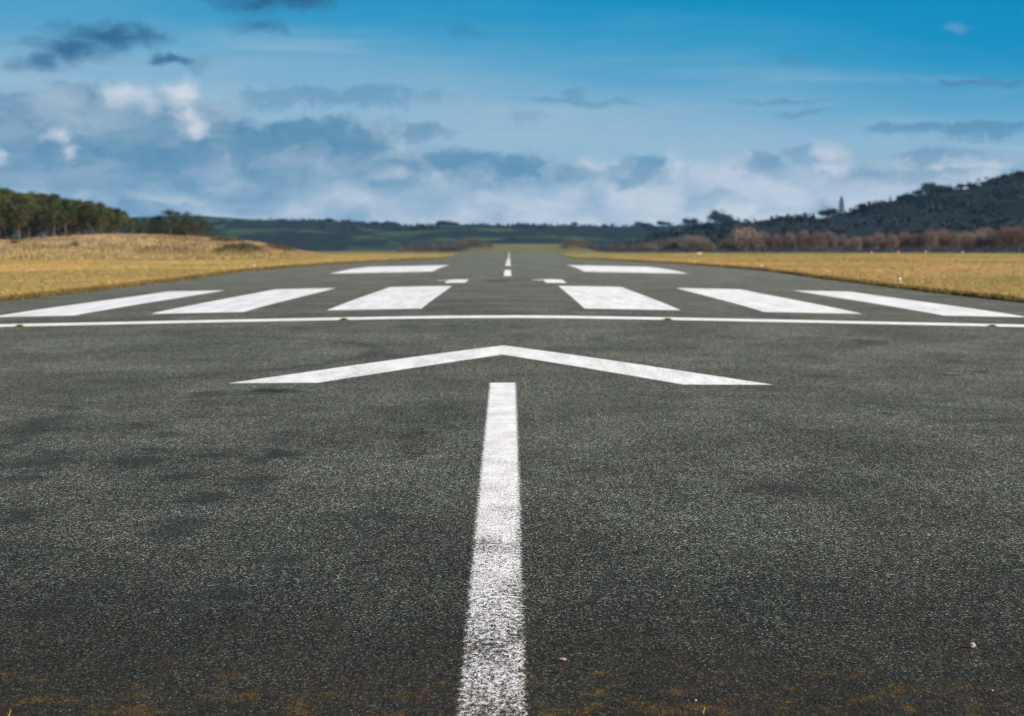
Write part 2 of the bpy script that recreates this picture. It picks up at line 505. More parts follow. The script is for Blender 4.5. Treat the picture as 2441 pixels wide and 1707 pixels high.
def ground_mat():
    m, nt, bs = new_mat('winter_grass_ground')
    P = nt.node('ShaderNodeTexCoord', 3)
    x, y, z = nt.sep(P)
    n = nt.noise(P, .12, 5, .6); n2 = nt.noise(nt.scl(P, (1, .3, 1)), 1.4, 5, .7); n3 = nt.noise(P, .03, 3, .5)
    c = nt.mix(nt.mr(n2, .3, .7), (.20, .125, .035, 1), (.31, .205, .07, 1))
    c = nt.mix(nt.m('MULTIPLY', nt.mr(n, .45, .7), .6), c, (.145, .135, .03, 1))
    far = nt.mr(y, 300., 620., 0., .55)
    c = nt.mix(nt.m('MULTIPLY', far, nt.mr(n3, .3, .6)), c, (.20, .19, .055, 1))
    rise = nt.m('MULTIPLY', nt.mr(y, 770., 800.), nt.mr(n, .2, .7, .5, 1.))
    c = nt.mix(rise, c, (.105, .115, .06, 1))
    s = nt.m('SUBTRACT', nt.m('ABSOLUTE', x), RW)
    soil = nt.m('MULTIPLY', nt.mr(s, .22, .03), nt.m('LESS_THAN', y, RUN_END - 4))
    c = nt.mix(soil, c, (.045, .026, .010, 1))
    nt.put(bs.inputs['Base Color'], c)
    bs.inputs['Roughness'].default_value = .95; bs.inputs['Specular IOR Level'].default_value = .1
    nt.put(bs.inputs['Normal'], bump(nt, n2, .8, .15))
    return m


ground = mesh_np('ground', v, f, ground_mat(), smooth=True)
tag(ground, 'golden winter grass airfield around the runway', None, None, 'structure')


# ------------------------------------------------------------------ leafy material
def tint_mat(name, rough=.85, trans=.0, objvar=.25, spec=.15):
    m, nt, bs = new_mat(name)
    a = nt.node('ShaderNodeAttribute', 0, {'attribute_name': 'tint'})
    r = nt.node('ShaderNodeObjectInfo', 'Random')
    k = nt.mr(r, 0., 1., 1 - objvar, 1 + objvar, False)
    c = nt.mix(1., a, nt.comb(k, k, k), 'MULTIPLY')
    P = nt.node('ShaderNodeTexCoord', 3)
    n = nt.mr(nt.noise(P, 3., 3, .6), .3, .7, .8, 1.2)
    c = nt.mix(1., c, nt.comb(n, n, n), 'MULTIPLY')
    nt.put(bs.inputs['Base Color'], c)
    bs.inputs['Roughness'].default_value = rough; bs.inputs['Specular IOR Level'].default_value = spec
    return m


M_GRASS = tint_mat('dry_grass', .9, 0, 0.)
M_DUNE = tint_mat('marram_grass', .9, 0, 0.)
M_NEEDLE = tint_mat('pine_needles', .75, 0, .28)
M_TWIG = tint_mat('bare_twigs', .85, 0, .2)
M_LEAFD = tint_mat('dark_foliage', .85, 0, .2)
M_WOOD = tint_mat('far_woodland', .9, 0, 0.)
M_BARK = flat_mat('pine_bark', (.10, .065, .045), .9, 0, .35, 6.)
M_BARK2 = flat_mat('grey_bark', (.10, .08, .065), .9, 0, .3, 6.)


def tufts(px, py, pz, h, w, col, blades=5, lean=.45, seed=1):
    """arrays of tuft positions -> blade triangles"""
    r = np.random.default_rng(seed)
    n = len(px)
    N = n * blades
    rep = lambda a: np.repeat(np.asarray(a, float) * np.ones(n), blades)
    X, Y, Z, Hh, Ww = rep(px), rep(py), rep(pz), rep(h), rep(w)
    ang = r.random(N) * 6.283; rad = r.random(N) * Ww
    bx = X + np.cos(ang) * rad; by = Y + np.sin(ang) * rad
    bw = Ww * (.10 + .12 * r.random(N)); ba = r.random(N) * 6.283
    hh = Hh * (.55 + .6 * r.random(N))
    la = r.random(N) * 6.283; ll = hh * lean * r.random(N)
    v = np.empty((N, 3, 3))
    v[:, 0] = np.stack([bx - np.cos(ba) * bw, by - np.sin(ba) * bw, Z - .02], 1)
    v[:, 1] = np.stack([bx + np.cos(ba) * bw, by + np.sin(ba) * bw, Z - .02], 1)
    v[:, 2] = np.stack([bx + np.cos(la) * ll, by + np.sin(la) * ll, Z + hh], 1)
    c = np.repeat(np.repeat(col, blades, 0) * (.9 + .2 * r.random((N, 1))), 3, 0)
    return v.reshape(-1, 3), np.arange(N * 3).reshape(-1, 3), c


def grass_col(x, y):
    gold = np.array([.37, .235, .085]); pale = np.array([.40, .28, .125]); green = np.array([.22, .19, .055])
    a = fbm(x / 9, y / 28, 4)[:, None]; b = fbm(x / 3 + 40, y / 9 + 9, 3)[:, None]
    c = gold * (1 - sstep(.45, .75, b)) + pale * sstep(.45, .75, b)
    gfar = np.clip((y - 170) / 450, 0, 1)[:, None]
    g = sstep(.46, .66, a) * .75 + gfar * .75 * sstep(.3, .6, a)
    edge = sstep(2.8, 0.2, np.abs(x) - RW)[:, None] * sstep(150, 80, y)[:, None] * (x > 0)[:, None] * .55 * sstep(.4, .6, b)
    g = np.clip(np.maximum(g, edge), 0, 1)
    return c * (1 - g) + green * g


# short grass on the open fields: scattered where the fields are seen
N = 150000
D = np.exp(rng.uniform(math.log(58), math.log(720), N))
U = rng.uniform(-.225, .225, N) * (1 + 8 / D)
gx = U * D; gy = D
keep = np.abs(gx) > RW + .08
gx, gy = gx[keep], gy[keep]
xr = np.where(gy > 430, gx * 430 / gy, gx)
keep = ~((gy > 335) & (xr < -30))
gx, gy = gx[keep], gy[keep]
gz = ground_z(gx, gy)
sc = .55 + gy / 260
hh = (.022 + .022 * rng.random(len(gx))) * np.clip(sc, .7, 2.2)
ww = .16 * sc
v1, f1, c1 = tufts(gx, gy, gz, hh, ww, grass_col(gx, gy), 5, 1.3, 3)
# ragged fringe along both edges of the asphalt
N = 36000
ey = np.exp(rng.uniform(math.log(58), math.log(640), N)); sd = rng.choice([-1, 1], N)
off = rng.exponential(.16, N) - .10 * (fbm(ey / 1.3, sd * 9.0 + 20, 3))
ex = sd * (RW + .02 + off)
ez = np.where(np.abs(ex) > RW, ground_z(ex, ey), runway_z(ex, ey))
ec = grass_col(ex, ey)
dk = sstep(.22, .0, np.abs(ex) - RW)[:, None] * .8
ec = ec * (1 - dk) + np.array([.075, .05, .014]) * dk
v2, f2, c2 = tufts(ex, ey, ez, (.05 + .06 * rng.random(N)) * (1 + ey / 500), .07 + ey / 2500, ec, 4, .9, 4)
grass = mesh_np('grass', np.concatenate([v1, v2]), np.concatenate([f1, f2 + len(v1)]), M_GRASS, cols=np.concatenate([c1, c2]))
tag(grass, 'short golden winter grass covering the airfield verges', 'grass', None, 'stuff')

# rough marram on the dune mound
N = 42000
D = rng.uniform(325, 500, N); U = rng.uniform(-.21, -.065, N)
dx = U * D; dy = D
xr = np.where(dy > 430, dx * 430 / dy, dx)
dz = ground_z(dx, dy)
keep = (dz > CAMZ - 1.02) & (xr < -27)
dx, dy, dz, xr = dx[keep], dy[keep], dz[keep], xr[keep]
a = fbm(dx / 6, dy / 9, 4)[:, None]; b = fbm(dx / 2.2 + 7, dy / 5, 3)[:, None]
tan = np.array([.33, .235, .125]); brn = np.array([.19, .13, .065]); olive = np.array([.15, .13, .045]); heath = np.array([.055, .043, .02])
c = tan * (1 - sstep(.42, .66, a)) + brn * sstep(.42, .66, a)
c = c * (1 - .55 * sstep(.52, .7, b)) + olive * .55 * sstep(.52, .7, b)
# two dark heather patches at the outer end of the mound
az = (dx / dy) * FPX + 1214
el = (dz - CAMZ) / dy * FPX
hp = np.exp(-((xr + 34.2) / 2.6) ** 2 - ((dy - 380) / 24) ** 2) + np.exp(-((xr + 32.6) / 2.2) ** 2 - ((dy - 432) / 16) ** 2) + np.exp(-((xr + 39.5) / 2.2) ** 2 - ((dy - 425) / 16) ** 2)
hp = sstep(.30, .6, hp + .35 * (b[:, 0] - .5))[:, None]
c = c * (1 - hp) + heath * hp
low = sstep(.9, .2, dz - (CAMZ - 1.1))[:, None] * .5
c = c * (1 - low) + np.array([.30, .225, .075]) * low
v1, f1, c1 = tufts(dx, dy, dz, (.16 + .34 * rng.random(len(dx)) * (.4 + b[:, 0])) * (1 + 1.0 * hp[:, 0]), .42, c, 6, .8, 6)
dg = mesh_np('dune_grass', v1, f1, M_DUNE, cols=c1)
tag(dg, 'rough tan marram and dark heather on the low dune mound', 'dune grass', None, 'stuff')


# ------------------------------------------------------------------ tree builders
def tube(bm, pts, radii, seg=6):
    rings = []
    for i, p in enumerate(pts):
        p = Vector(p)
        d = (Vector(pts[min(i + 1, len(pts) - 1)]) - Vector(pts[max(i - 1, 0)])).normalized()
        up = Vector((1, 0, 0)) if abs(d.x) < .8 else Vector((0, 1, 0))
        u = d.cross(up).normalized(); w = d.cross(u)
        rings.append([bm.verts.new(p + (u * math.cos(6.2832 * k / seg) + w * math.sin(6.2832 * k / seg)) * radii[i]) for k in range(seg)])
    for a, b in zip(rings, rings[1:]):
        for k in range(seg):
            bm.faces.new((a[k], a[(k + 1) % seg], b[(k + 1) % seg], b[k]))
    bm.faces.new(rings[-1]); bm.faces.new(rings[0][::-1])


def leaf_tris(centers, rad, n_each, size, r, cols, flat=.8):
    """random leaf triangles in ellipsoids round the centres"""
    C = np.repeat(np.asarray(centers, float), n_each, 0); n = len(C)
    Rr = np.repeat(np.asarray(rad, float) * np.ones(len(centers)), n_each)[:, None]
    d = r.normal(size=(n, 3)); d /= np.linalg.norm(d, axis=1, keepdims=True)
    p = C + d * Rr * (r.random((n, 1)) ** .45) * np.array([1, 1, flat])
    t = r.normal(size=(n, 3, 3)); t /= np.linalg.norm(t, axis=2, keepdims=True)
    v = p[:, None, :] + t * size * (.5 + .8 * r.random((n, 1, 1)))
    cc = np.repeat(np.asarray(cols, float), n_each, 0) * (.7 + .6 * r.random((n, 1)))
    return v.reshape(-1, 3), np.arange(n * 3).reshape(-1, 3), np.repeat(cc, 3, 0)


def pine(seed, H=10., crown_from=.42, width=1.0, dark=1.):
    r = np.random.default_rng(seed)
    root = empty('pine_tree')
    bm = bmesh.new()
    lean = r.uniform(-.05, .05, 2)
    pts = [(lean[0] * H * t + .12 * math.sin(3 * t + seed), lean[1] * H * t + .1 * math.sin(4 * t), H * t - .3) for t in np.linspace(0, .96, 8)]
    tube(bm, pts, [.19 * (1 - .82 * t) * H / 10 for t in np.linspace(0, 1, 8)], 7)
    cen, rad, col = [], [], []
    for k in range(30):
        t = crown_from + (1 - crown_from) * (k / 29.) ** .9
        i = min(6, int(t / .96 * 7)); base = Vector(pts[i]).lerp(Vector(pts[min(7, i + 1)]), .5); base.z = H * t - .3
        env = math.sin(math.pi * min(1, (t - crown_from) / (1 - crown_from) * .72 + .25)) * 2.35 * width * H / 10
        an = k * 2.4 + r.uniform(-.4, .4); L = env * r.uniform(.55, 1.08)
        tip = base + Vector((math.cos(an) * L, math.sin(an) * L, L * r.uniform(.05, .4)))
        if k % 2 == 0: tube(bm, [base, base.lerp(tip, .55) + Vector((0, 0, .06)), tip], [.055, .035, .012], 4)
        cen.append(tip); rad.append(r.uniform(.7, 1.15) * H / 10 * width)
        q = (t - crown_from) / (1 - crown_from)
        g = np.array([.040, .048, .015]) * (1 - q) * r.uniform(.5, 1.2) + np.array([.036, .058, .016]) * q
        if r.random() < .30 * (1.2 - q): g = np.array([.070, .048, .020])
        if r.random() < .16: g = np.array([.075, .082, .016])
        col.append(g)
    for k in range(9):  # dead stubs under the crown
        t = r.uniform(.05, max(.1, crown_from)); i = int(t / .96 * 7); b = Vector(pts[i]); b.z = H * t - .3
        an = r.uniform(0, 6.28); L = r.uniform(.4, 1.2)
        tube(bm, [b, b + Vector((math.cos(an) * L, math.sin(an) * L, r.uniform(-.15, .3)))], [.03, .01], 4)
    mesh_bm('trunk', bm, M_BARK, root, True)
    v, f, c = leaf_tris(cen, rad, 130, .18, r, np.array(col) * np.array([1.12, .98, .85]) * dark, .72)
    mesh_np('crown', v, f, M_NEEDLE, root, cols=c)
    return root


def bare_tree(seed, H=6., W=5., col=(.13, .075, .05), twigs=2300, trunk_h=.22, dome=1.0, name='bare_tree'):
    r = np.random.default_rng(seed)
    root = empty(name)
    bm = bmesh.new()
    tube(bm, [(0, 0, -.3), (.05, .02, H * trunk_h * .6), (.08, 0, H * .5), (.05, .05, H * .8)], [.16 * H / 6, .12 * H / 6, .07 * H / 6, .02], 6)
    segs = []
    for k in range(14):
        b = Vector((.06, .02, H * (trunk_h + .45 * (k / 14.)) * r.uniform(.75, 1.05)))
        an = k * 2.4 + r.uniform(-.5, .5); e = r.uniform(.25, 1.1)
        L = W * .5 * r.uniform(.65, 1.0)
        tip = b + Vector((math.cos(an) * L * math.cos(e), math.sin(an) * L * math.cos(e), min(H * .95 - b.z, L * math.sin(e) * 1.25)))
        mid = b.lerp(tip, .5) + Vector((0, 0, -.12))
        tube(bm, [b, mid, tip], [.06 * H / 6, .035 * H / 6, .012], 4)
        segs += [(b, mid), (mid, tip)]
    mesh_bm('trunk', bm, M_BARK2, root, True)
    # twig crown: thin slivers fanning up and out through a domed volume
    n = twigs
    d = r.normal(size=(n, 3)); d[:, 2] = np.abs(d[:, 2]) * 1.0 - .25; d /= np.linalg.norm(d, axis=1, keepdims=True)
    rr = r.random((n, 1)) ** .42
    lump = .80 + .34 * fbm(np.arctan2(d[:, 1], d[:, 0]) * 2.2 + seed, d[:, 2] * 3.2 + seed, 3)[:, None]
    cz = H * (.40 if trunk_h > .1 else .2)
    p = np.array([0, 0, cz]) + d * rr * lump * np.array([W / 2, W / 2, (H - cz)])
    p[:, 2] = np.maximum(p[:, 2], .12)
    out = d * .7 + np.array([0, 0, .6]) + r.normal(size=(n, 3)) * .35; out /= np.linalg.norm(out, axis=1, keepdims=True)
    side = np.cross(out, r.normal(size=(n, 3))); side /= np.linalg.norm(side, axis=1, keepdims=True)
    L = (.45 + .55 * r.random((n, 1))) * H / 6; w = .035 + .03 * r.random((n, 1))
    v = np.stack([p - side * w, p + side * w, p + out * L * np.minimum(1, 1.25 - rr * .6)], 1).reshape(-1, 3)
    cc = np.array(col) * (.65 + .7 * r.random((n, 1)))
    mesh_np('crown', v, np.arange(n * 3).reshape(-1, 3), M_TWIG, root, cols=np.repeat(cc, 3, 0))
    return root


def round_tree(seed, H=8., W=7., col=(.014, .019, .014), n=26, each=46, name='round_tree'):
    r = np.random.default_rng(seed)
    root = empty(name)
    bm = bmesh.new(); tube(bm, [(0, 0, -1), (.1, 0, H * .35), (0, .1, H * .7)], [.3, .24, .08], 6)
    mesh_bm('trunk', bm, M_BARK2, root, True)
    d = r.normal(size=(n, 3)); d[:, 2] = np.abs(d[:, 2]) - .2; d /= np.linalg.norm(d, axis=1, keepdims=True)
    cen = np.array([0, 0, H * .45]) + d * np.array([W * .36, W * .36, H * .40]) * (.5 + .5 * r.random((n, 1)))
    v, f, c = leaf_tris(cen, r.uniform(.16, .26, n) * W, each, .42, r, np.array(col) * (.7 + .6 * r.random((n, 1))), .85)
    mesh_np('crown', v, f, M_LEAFD, root, cols=c)
    return root


def conifer(seed, H=11., W=5., col=(.012, .020, .016)):
    r = np.random.default_rng(seed)
    root = empty('conifer_tree')
    bm = bmesh.new(); tube(bm, [(0, 0, -1), (0, 0, H * .5), (0, 0, H * .97)], [.22, .13, .03], 6)
    mesh_bm('trunk', bm, M_BARK2, root, True)
    cen, rad = [], []
    for k in range(44):
        t = .12 + .86 * k / 43.; w = W * .5 * (1 - t) ** .8 * r.uniform(.55, 1.05); an = k * 2.4
        cen.append((math.cos(an) * w, math.sin(an) * w, H * t)); rad.append(.28 + .65 * (1 - t))
    v, f, c = leaf_tris(cen, rad, 34, .32, r, np.array([col] * 44) * (.7 + .6 * r.random((44, 1))), .6)
    mesh_np('crown', v, f, M_LEAFD, root, cols=c)
    return root


def px2x(px, d):
    return CAMX + (px - 1214) / FPX * d


def place(root, first, px, d, s=1., zoff=0., rz=None, z=None):
    o = root if first else copy_tree(root)
    x = px2x(px, d)
    zz = float(ground_z(np.array([x]), np.array([d]))[0]) if z is None else z
    o.location = (x, d, zz + zoff); o.rotation_euler = (0, 0, random.uniform(0, 6.28) if rz is None else rz)
    o.scale = (s, s, s)
    return o


ORD = ['first', 'second', 'third', 'fourth', 'fifth', 'sixth', 'seventh', 'eighth', 'ninth', 'tenth', 'eleventh', 'twelfth', 'thirteenth',
       'fourteenth', 'fifteenth', 'sixteenth', 'seventeenth', 'eighteenth', 'nineteenth', 'twentieth', 'twenty-first', 'twenty-second', 'twenty-third', 'twenty-fourth',
       'twenty-fifth', 'twenty-sixth', 'twenty-seventh', 'twenty-eighth']

# ------------------------------------------------------------------ pine wood on the mound
protos = [pine(101, 10, .40), pine(102, 10, .48, .9), pine(103, 10, .34, 1.05), pine(104, 10, .52, 1.0), pine(105, 10, .28, .95), pine(106, 10, .06, 1.25, .62), pine(107, 10, .10, 1.4, .62)]
used = [False] * 7
# top outline of the wood: photo x -> tree top above the eye, in photo pixels
_top = pchip([-300, -120, 0, 53, 106, 160, 213, 266, 300, 322], [162, 158, 149, 144, 137, 128, 118, 106, 92, 70])


def put_pine(px, d, topz, label, group, low=False):
    k = random.choice((5, 6)) if d > 600 or low else random.randrange(5)
    x = px2x(px, d); gz = float(ground_z(np.array([x]), np.array([d]))[0])
    H = CAMZ + topz - gz
    o = place(protos[k], not used[k], px, d, max(.3, H / 9.9)); used[k] = True
    o.scale.x *= random.uniform(.85, 1.1) * (1.45 if d > 600 else 1.08); o.scale.y = o.scale.x
    return tag(o, label, 'tree', group)


front = [313, 292, 268, 240, 215, 186, 158, 130, 100, 72, 44, 14, -18, -50, -84]
for i, px in enumerate(front):
    d = 528 + random.uniform(-5, 5)
    put_pine(px, d, float(_top(px - 6)) * random.uniform(.80, .94) * 540 / FPX,
             '%s tall pine in the front row of the wood, counted from the runway end' % ORD[i], 'pines along the front of the wood')
for row in range(5):
    for j in range(15):
        px = 306 - j * 29 - row * 4 + random.uniform(-9, 9)
        if px > 300 - row * 5: continue
        d = 538 + row * 8 + random.uniform(-3, 3)
        put_pine(px, d, float(_top(px)) * random.uniform(.90, 1.01) * 540 / FPX,
                 'dark green pine crowded into the wood behind its front row', 'pines deep in the wood', False)
        if row > 1 and j % 2 == 0:
            put_pine(px + 12, d + 4, float(_top(px)) * .55 * 540 / FPX, 'low dark pine filling the shade between the trunks of the wood', 'low pines inside the wood', True)
small = [(324, 68), (342, 68), (360, 68), (382, 72), (407, 84), (428, 80), (447, 78), (470, 72), (487, 62)]
for i, (px, tp) in enumerate(small):
    d = 740 + random.uniform(-8, 8)
    put_pine(px, d, tp * 1.12 * d / FPX, '%s short dark pine trailing off the end of the tall wood' % ORD[i], 'short pines past the end of the wood')
for i in range(15):
    px = 322 + i * 11 + random.uniform(-5, 5); d = 765 + random.uniform(-6, 6)
    put_pine(px, d, random.uniform(.75, .92) * float(np.interp(px, [s[0] for s in small], [s[1] for s in small])) * d / FPX,
             'short pine half hidden behind the row of short dark pines', 'short pines at the back')

# lone dark gorse bushes on the mound
gb = bare_tree(310, 1.1, 1.5, (.05, .045, .018), 420, .05, name='gorse_bush')
place(gb, True, 37, 388, 1.0); tag(gb, 'small dark gorse bush alone on the dune slope at the end of the wood', 'bush', 'gorse bushes on the dune')
g2 = place(gb, False, 180, 372, .8); tag(g2, 'low dark gorse bush halfway along the foot of the dune', 'bush', 'gorse bushes on the dune')

# ------------------------------------------------------------------ bare trees along the far field edge
bts = [bare_tree(201, 6, 5.2, (.13, .092, .072)), bare_tree(202, 6, 4.6, (.12, .09, .075)), bare_tree(203, 6, 5.8, (.135, .088, .066)), bare_tree(204, 6, 5.0, (.13, .09, .07))]
grey = [bare_tree(211, 6, 6.4, (.155, .122, .10), 2600), bare_tree(212, 6, 5.6, (.13, .108, .095), 2300)]
ub = [False] * 4; ug = [False] * 2
TREES = [(1608, 34, 1), (1640, 46, 1), (1667, 44, 1), (1735, 30, 1), (1776, 60, 1), (1818, 46, 1), (1852, 44, 0), (1884, 46, 0), (1915, 50, 0), (1948, 47, 0), (1978, 48, 0),
         (2008, 45, 0), (2040, 42, 0), (2068, 42, 0), (2096, 44, 0), (2125, 48, 0), (2156, 51, 0), (2186, 48, 0), (2214, 50, 0), (2246, 57, 0), (2276, 52, 0),
         (2306, 50, 0), (2336, 48, 0), (2366, 54, 0), (2396, 56, 0), (2428, 62, 0), (2462, 60, 0), (2498, 62, 0)]
for i, (px, hp_, gk) in enumerate(TREES):
    d = 716 + random.uniform(-5, 5)
    H = hp_ * random.uniform(.88, 1.12) * d / FPX * 1.02 + .35
    if gk:
        k = i % 2; o = place(grey[k], not ug[k], px, d, H / 6); ug[k] = True
        lab = '%s tree of the far bare row, grey brown and rounded, counted from the runway' % ORD[i]
    else:
        k = random.randrange(4); o = place(bts[k], not ub[k], px, d, H / 6); ub[k] = True
        lab = '%s tree of the far bare row, russet twigs, counted from the runway' % ORD[i]
    w_ = 1.35 if gk else .9
    o.scale.x *= w_; o.scale.y *= w_
    tag(o, lab, 'tree', 'bare trees along the far field edge')
for i in range(36):
    px = 1540 + i * 27 + random.uniform(-10, 10); d = 742 + random.uniform(0, 26)
    k = i % 2
    hp_ = float(np.interp(px, [1540, 1700, 1850, 2100, 2250, 2441], [22, 24, 34, 44, 56, 62])) * random.uniform(.68, .98)
    o = place(grey[k], False, px, d, (hp_ * d / FPX + .5) / 6)
    tag(o, 'grey bare tree crowded behind the russet row at the far field edge', 'tree', 'grey bare trees behind the russet row')

# shrubs round the far end of the runway
sh = [bare_tree(221, 3, 3.6, (.105, .07, .055), 700, .08, name='bare_shrub'), bare_tree(222, 3, 4.2, (.085, .065, .058), 700, .05, name='bare_shrub')]
us = [False, False]
SHR = [(955, 12), (978, 18), (1004, 17), (1032, 19), (1060, 21), (1085, 20), (1108, 23), (1130, 21), (1148, 12), (1166, 9)]
for i, (px, hp_) in enumerate(SHR):
    d = 842 + random.uniform(-6, 6); k = i % 2
    o = place(sh[k], not us[k], px, d, (hp_ * d / FPX + 1.0) / 3); us[k] = True
    tag(o, '%s brown shrub in the clump before the far green rise, counted from the dune' % ORD[i], 'shrub', 'shrubs on the dune side of the runway end')
SHR2 = [(1346, 13), (1362, 21), (1380, 22), (1398, 18), (1420, 12), (1452, 16), (1480, 20), (1508, 18), (1534, 22), (1560, 26), (1588, 30)]
for i, (px, hp_) in enumerate(SHR2):
    d = 838 + random.uniform(-6, 6); k = i % 2
    o = place(sh[k], False, px, d, (hp_ * d / FPX + 1.0) / 3)
    tag(o, '%s grey brown shrub past the runway end, counted from the green rise' % ORD[i], 'shrub', 'shrubs on the bare tree side of the runway end')


# ------------------------------------------------------------------ hills
def hill_mat(name, cols, scale, dark):
    m, nt, bs = new_mat(name)
    P = nt.node('ShaderNodeTexCoord', 3)
    x, y, z = nt.sep(P)
    q = nt.comb(nt.m('ADD', nt.m('MULTIPLY', x, scale), nt.m('MULTIPLY', y, scale * .12)), nt.m('MULTIPLY', y, scale * .36))
    w = nt.noise(q, .9, 3, .6, 1)
    pv = nt.v('ADD', q, nt.v('MULTIPLY', nt.v('SUBTRACT', w, (.5, .5, .5)), (.8, .8, 0)))
    vc = nt.voro(pv, 1.)
    a, b, _ = nt.sep(vc)
    c = nt.ramp(a, [(i / (len(cols) - 1), cc) for i, cc in enumerate(cols)], 'CONSTANT')
    ed = nt.n.new('ShaderNodeTexVoronoi'); ed.feature = 'DISTANCE_TO_EDGE'; nt.put(ed.inputs['Vector'], pv); ed.inputs['Scale'].default_value = 1.
    hedge = nt.mr(nt.m('ADD', ed.outputs['Distance'], nt.m('MULTIPLY', nt.m('SUBTRACT', nt.noise(q, 9., 3, .6), .5), .12)), .10, .03)
    wood = nt.mr(nt.noise(q, .75, 6, .68), .47, .55)
    c = nt.mix(nt.m('MAXIMUM', nt.m('MULTIPLY', hedge, .9), nt.m('MULTIPLY', wood, .92)), c, dark)
    n = nt.mr(nt.noise(q, 8., 5, .75), .3, .7, .55, 1.45)
    c = nt.mix(1., c, nt.comb(n, n, n), 'MULTIPLY')
    nt.put(bs.inputs['Base Color'], c)
    bs.inputs['Roughness'].default_value = .95; bs.inputs['Specular IOR Level'].default_value = .1
    return m


def hill(name, ridge, d0, d1, d2, mat, label, bulge=.25, seed=0):
    """ridge: list of (photo x, px above eye) at distance d1; rises from d0, falls behind to d2"""
    rp = pchip([r_[0] for r_ in ridge], [r_[1] for r_ in ridge])
    X = np.linspace(px2x(ridge[0][0], d1), px2x(ridge[-1][0], d1), 260)
    T = np.concatenate([np.linspace(0, 1, 40), np.linspace(1, 2, 14)[1:]])
    zr = CAMZ + rp((X - CAMX) * FPX / d1 + 1214) * d1 / FPX
    V = []
    for t in T:
        if t <= 1: y = d0 + (d1 - d0) * t; k = math.sin(t * math.pi / 2) ** 1.1
        else: y = d1 + (d2 - d1) * (t - 1); k = math.cos((t - 1) * math.pi / 2)
        yy = y + 60 * np.sin(X / 310 + seed) * (math.sin(math.pi * t) if t < 1 else 0)
        z = -3 + (zr + 3) * k + (zr + 3) * .28 * (fbm(X / 150 + seed, np.full_like(X, y / 260), 3) - .5) * math.sin(min(t, 1) * math.pi)
        V.append(np.stack([X, yy, z], 1))
    nx, ny = len(X), len(T)
    i = (np.arange(ny - 1)[:, None] * nx + np.arange(nx - 1)[None, :]).ravel()
    o = mesh_np(name, np.concatenate(V), np.stack([i, i + 1, i + nx + 1, i + nx], 1), mat, smooth=True)
    tag(o, label, None, None, 'structure')

    def at(px, t):
        x = px2x(px, d1); row = V[int(np.argmin(np.abs(T - t)))]
        j = int(np.clip(np.searchsorted(row[:, 0], x), 0, nx - 1))
        return row[j]
    return o, at, rp


GREEN = [(.012, .020, .010), (.034, .058, .020), (.018, .024, .014), (.048, .075, .024), (.014, .020, .012)]  # cloud shadow over the far hill is put into these dark greens
far_m = hill_mat('far_hill_fields', GREEN, .014, (.008, .011, .010, 1))
back_m = hill_mat('back_hill_fields', [(.045, .078, .022), (.06, .10, .03), (.05, .07, .025), (.055, .095, .032)], .006, (.016, .022, .014, 1))
right_m = hill_mat('wooded_hillside', [(.014, .018, .012), (.024, .032, .016), (.012, .015, .012), (.038, .052, .022)], .03, (.006, .008, .007, 1))  # hillside colours darkened in place of cloud shadow

hill('hills', [(-900, 60), (-300, 66), (200, 72), (380, 76), (520, 77), (620, 70), (760, 58), (950, 40), (1300, 20), (1900, 8)], 3300, 4700, 5600, back_m,
     'smooth green hill at the back behind the short pines', seed=2)
_, far_at, far_rp = hill('hills', [(-800, 20), (200, 26), (430, 28), (520, 44), (600, 58), (660, 66), (720, 67), (800, 66), (920, 58), (1010, 54), (1060, 56), (1120, 57), (1220, 56), (1300, 57),
                  (1400, 56), (1500, 55), (1600, 58), (1700, 62), (1840, 60), (2100, 58), (2600, 70), (3300, 90)], 2000, 3300, 4300, far_m,
     'long low hill of dark fields and woods across the end of the runway', seed=5)
_, near_at, near_rp = hill('hill', [(1150, -6), (1450, 8), (1600, 34), (1740, 58), (1840, 61), (1930, 72), (1965, 77), (2025, 84), (2062, 96), (2115, 103), (2167, 122), (2200, 132), (2250, 133), (2272, 140),
                   (2324, 149), (2377, 160), (2416, 170), (2480, 176), (2700, 200), (3300, 210)], 1000, 1750, 2500, right_m,
     'dark wooded hill climbing behind the russet trees', seed=9)


def wood_cover(name, at, pxs, ts, n, size, each, tri, cols, label, lift=.2):  # cols carry the cloud shadow over the hills as darker leaf colour
    r = np.random.default_rng(len(name) * 7 + n)
    C, Rr, K = [], [], []
    for _ in range(n):
        px = r.uniform(*pxs); t = 1 - (1 - ts[0]) * r.random() ** 1.0 * (1 if ts[1] >= 1 else 1)
        t = r.uniform(*ts)
        p = at(px, t)
        if fbm(np.array([px / 45.]), np.array([t * 9.]), 3)[0] < .50: continue
        s = size * r.uniform(.55, 1.15)
        C.append((p[0] + r.uniform(-4, 4), p[1] + r.uniform(-6, 6), p[2] + s * lift)); Rr.append(s)
        K.append(np.array(cols[r.integers(len(cols))]) * r.uniform(.7, 1.3))
    v, f, c = leaf_tris(C, Rr, each, tri, r, K, .8)
    o = mesh_np(name, v, f, M_WOOD, cols=c)
    return tag(o, label, 'woodland', None, 'stuff')


wood_cover('woodland', near_at, (1500, 2700), (.25, 1.0), 3800, 3.0, 16, 1.2,
           [(.015, .018, .013), (.018, .018, .014), (.013, .016, .012), (.024, .019, .016), (.017, .023, .013)], 'dark woodland covering the near hill behind the russet trees', -.1)
wood_cover('woodland', near_at, (1560, 2700), (.93, 1.0), 900, 4.2, 24, 1.2,
           [(.010, .012, .009), (.012, .012, .010), (.008, .010, .008)], 'dark trees massed along the crest of the wooded hill', .30)
wood_cover('woodland', far_at, (430, 2000), (.50, .96), 1300, 4.5, 14, 1.8,
           [(.008, .012, .009), (.010, .014, .010), (.014, .014, .012)], 'patchy dark woods and hedges on the long low hill', -.2)

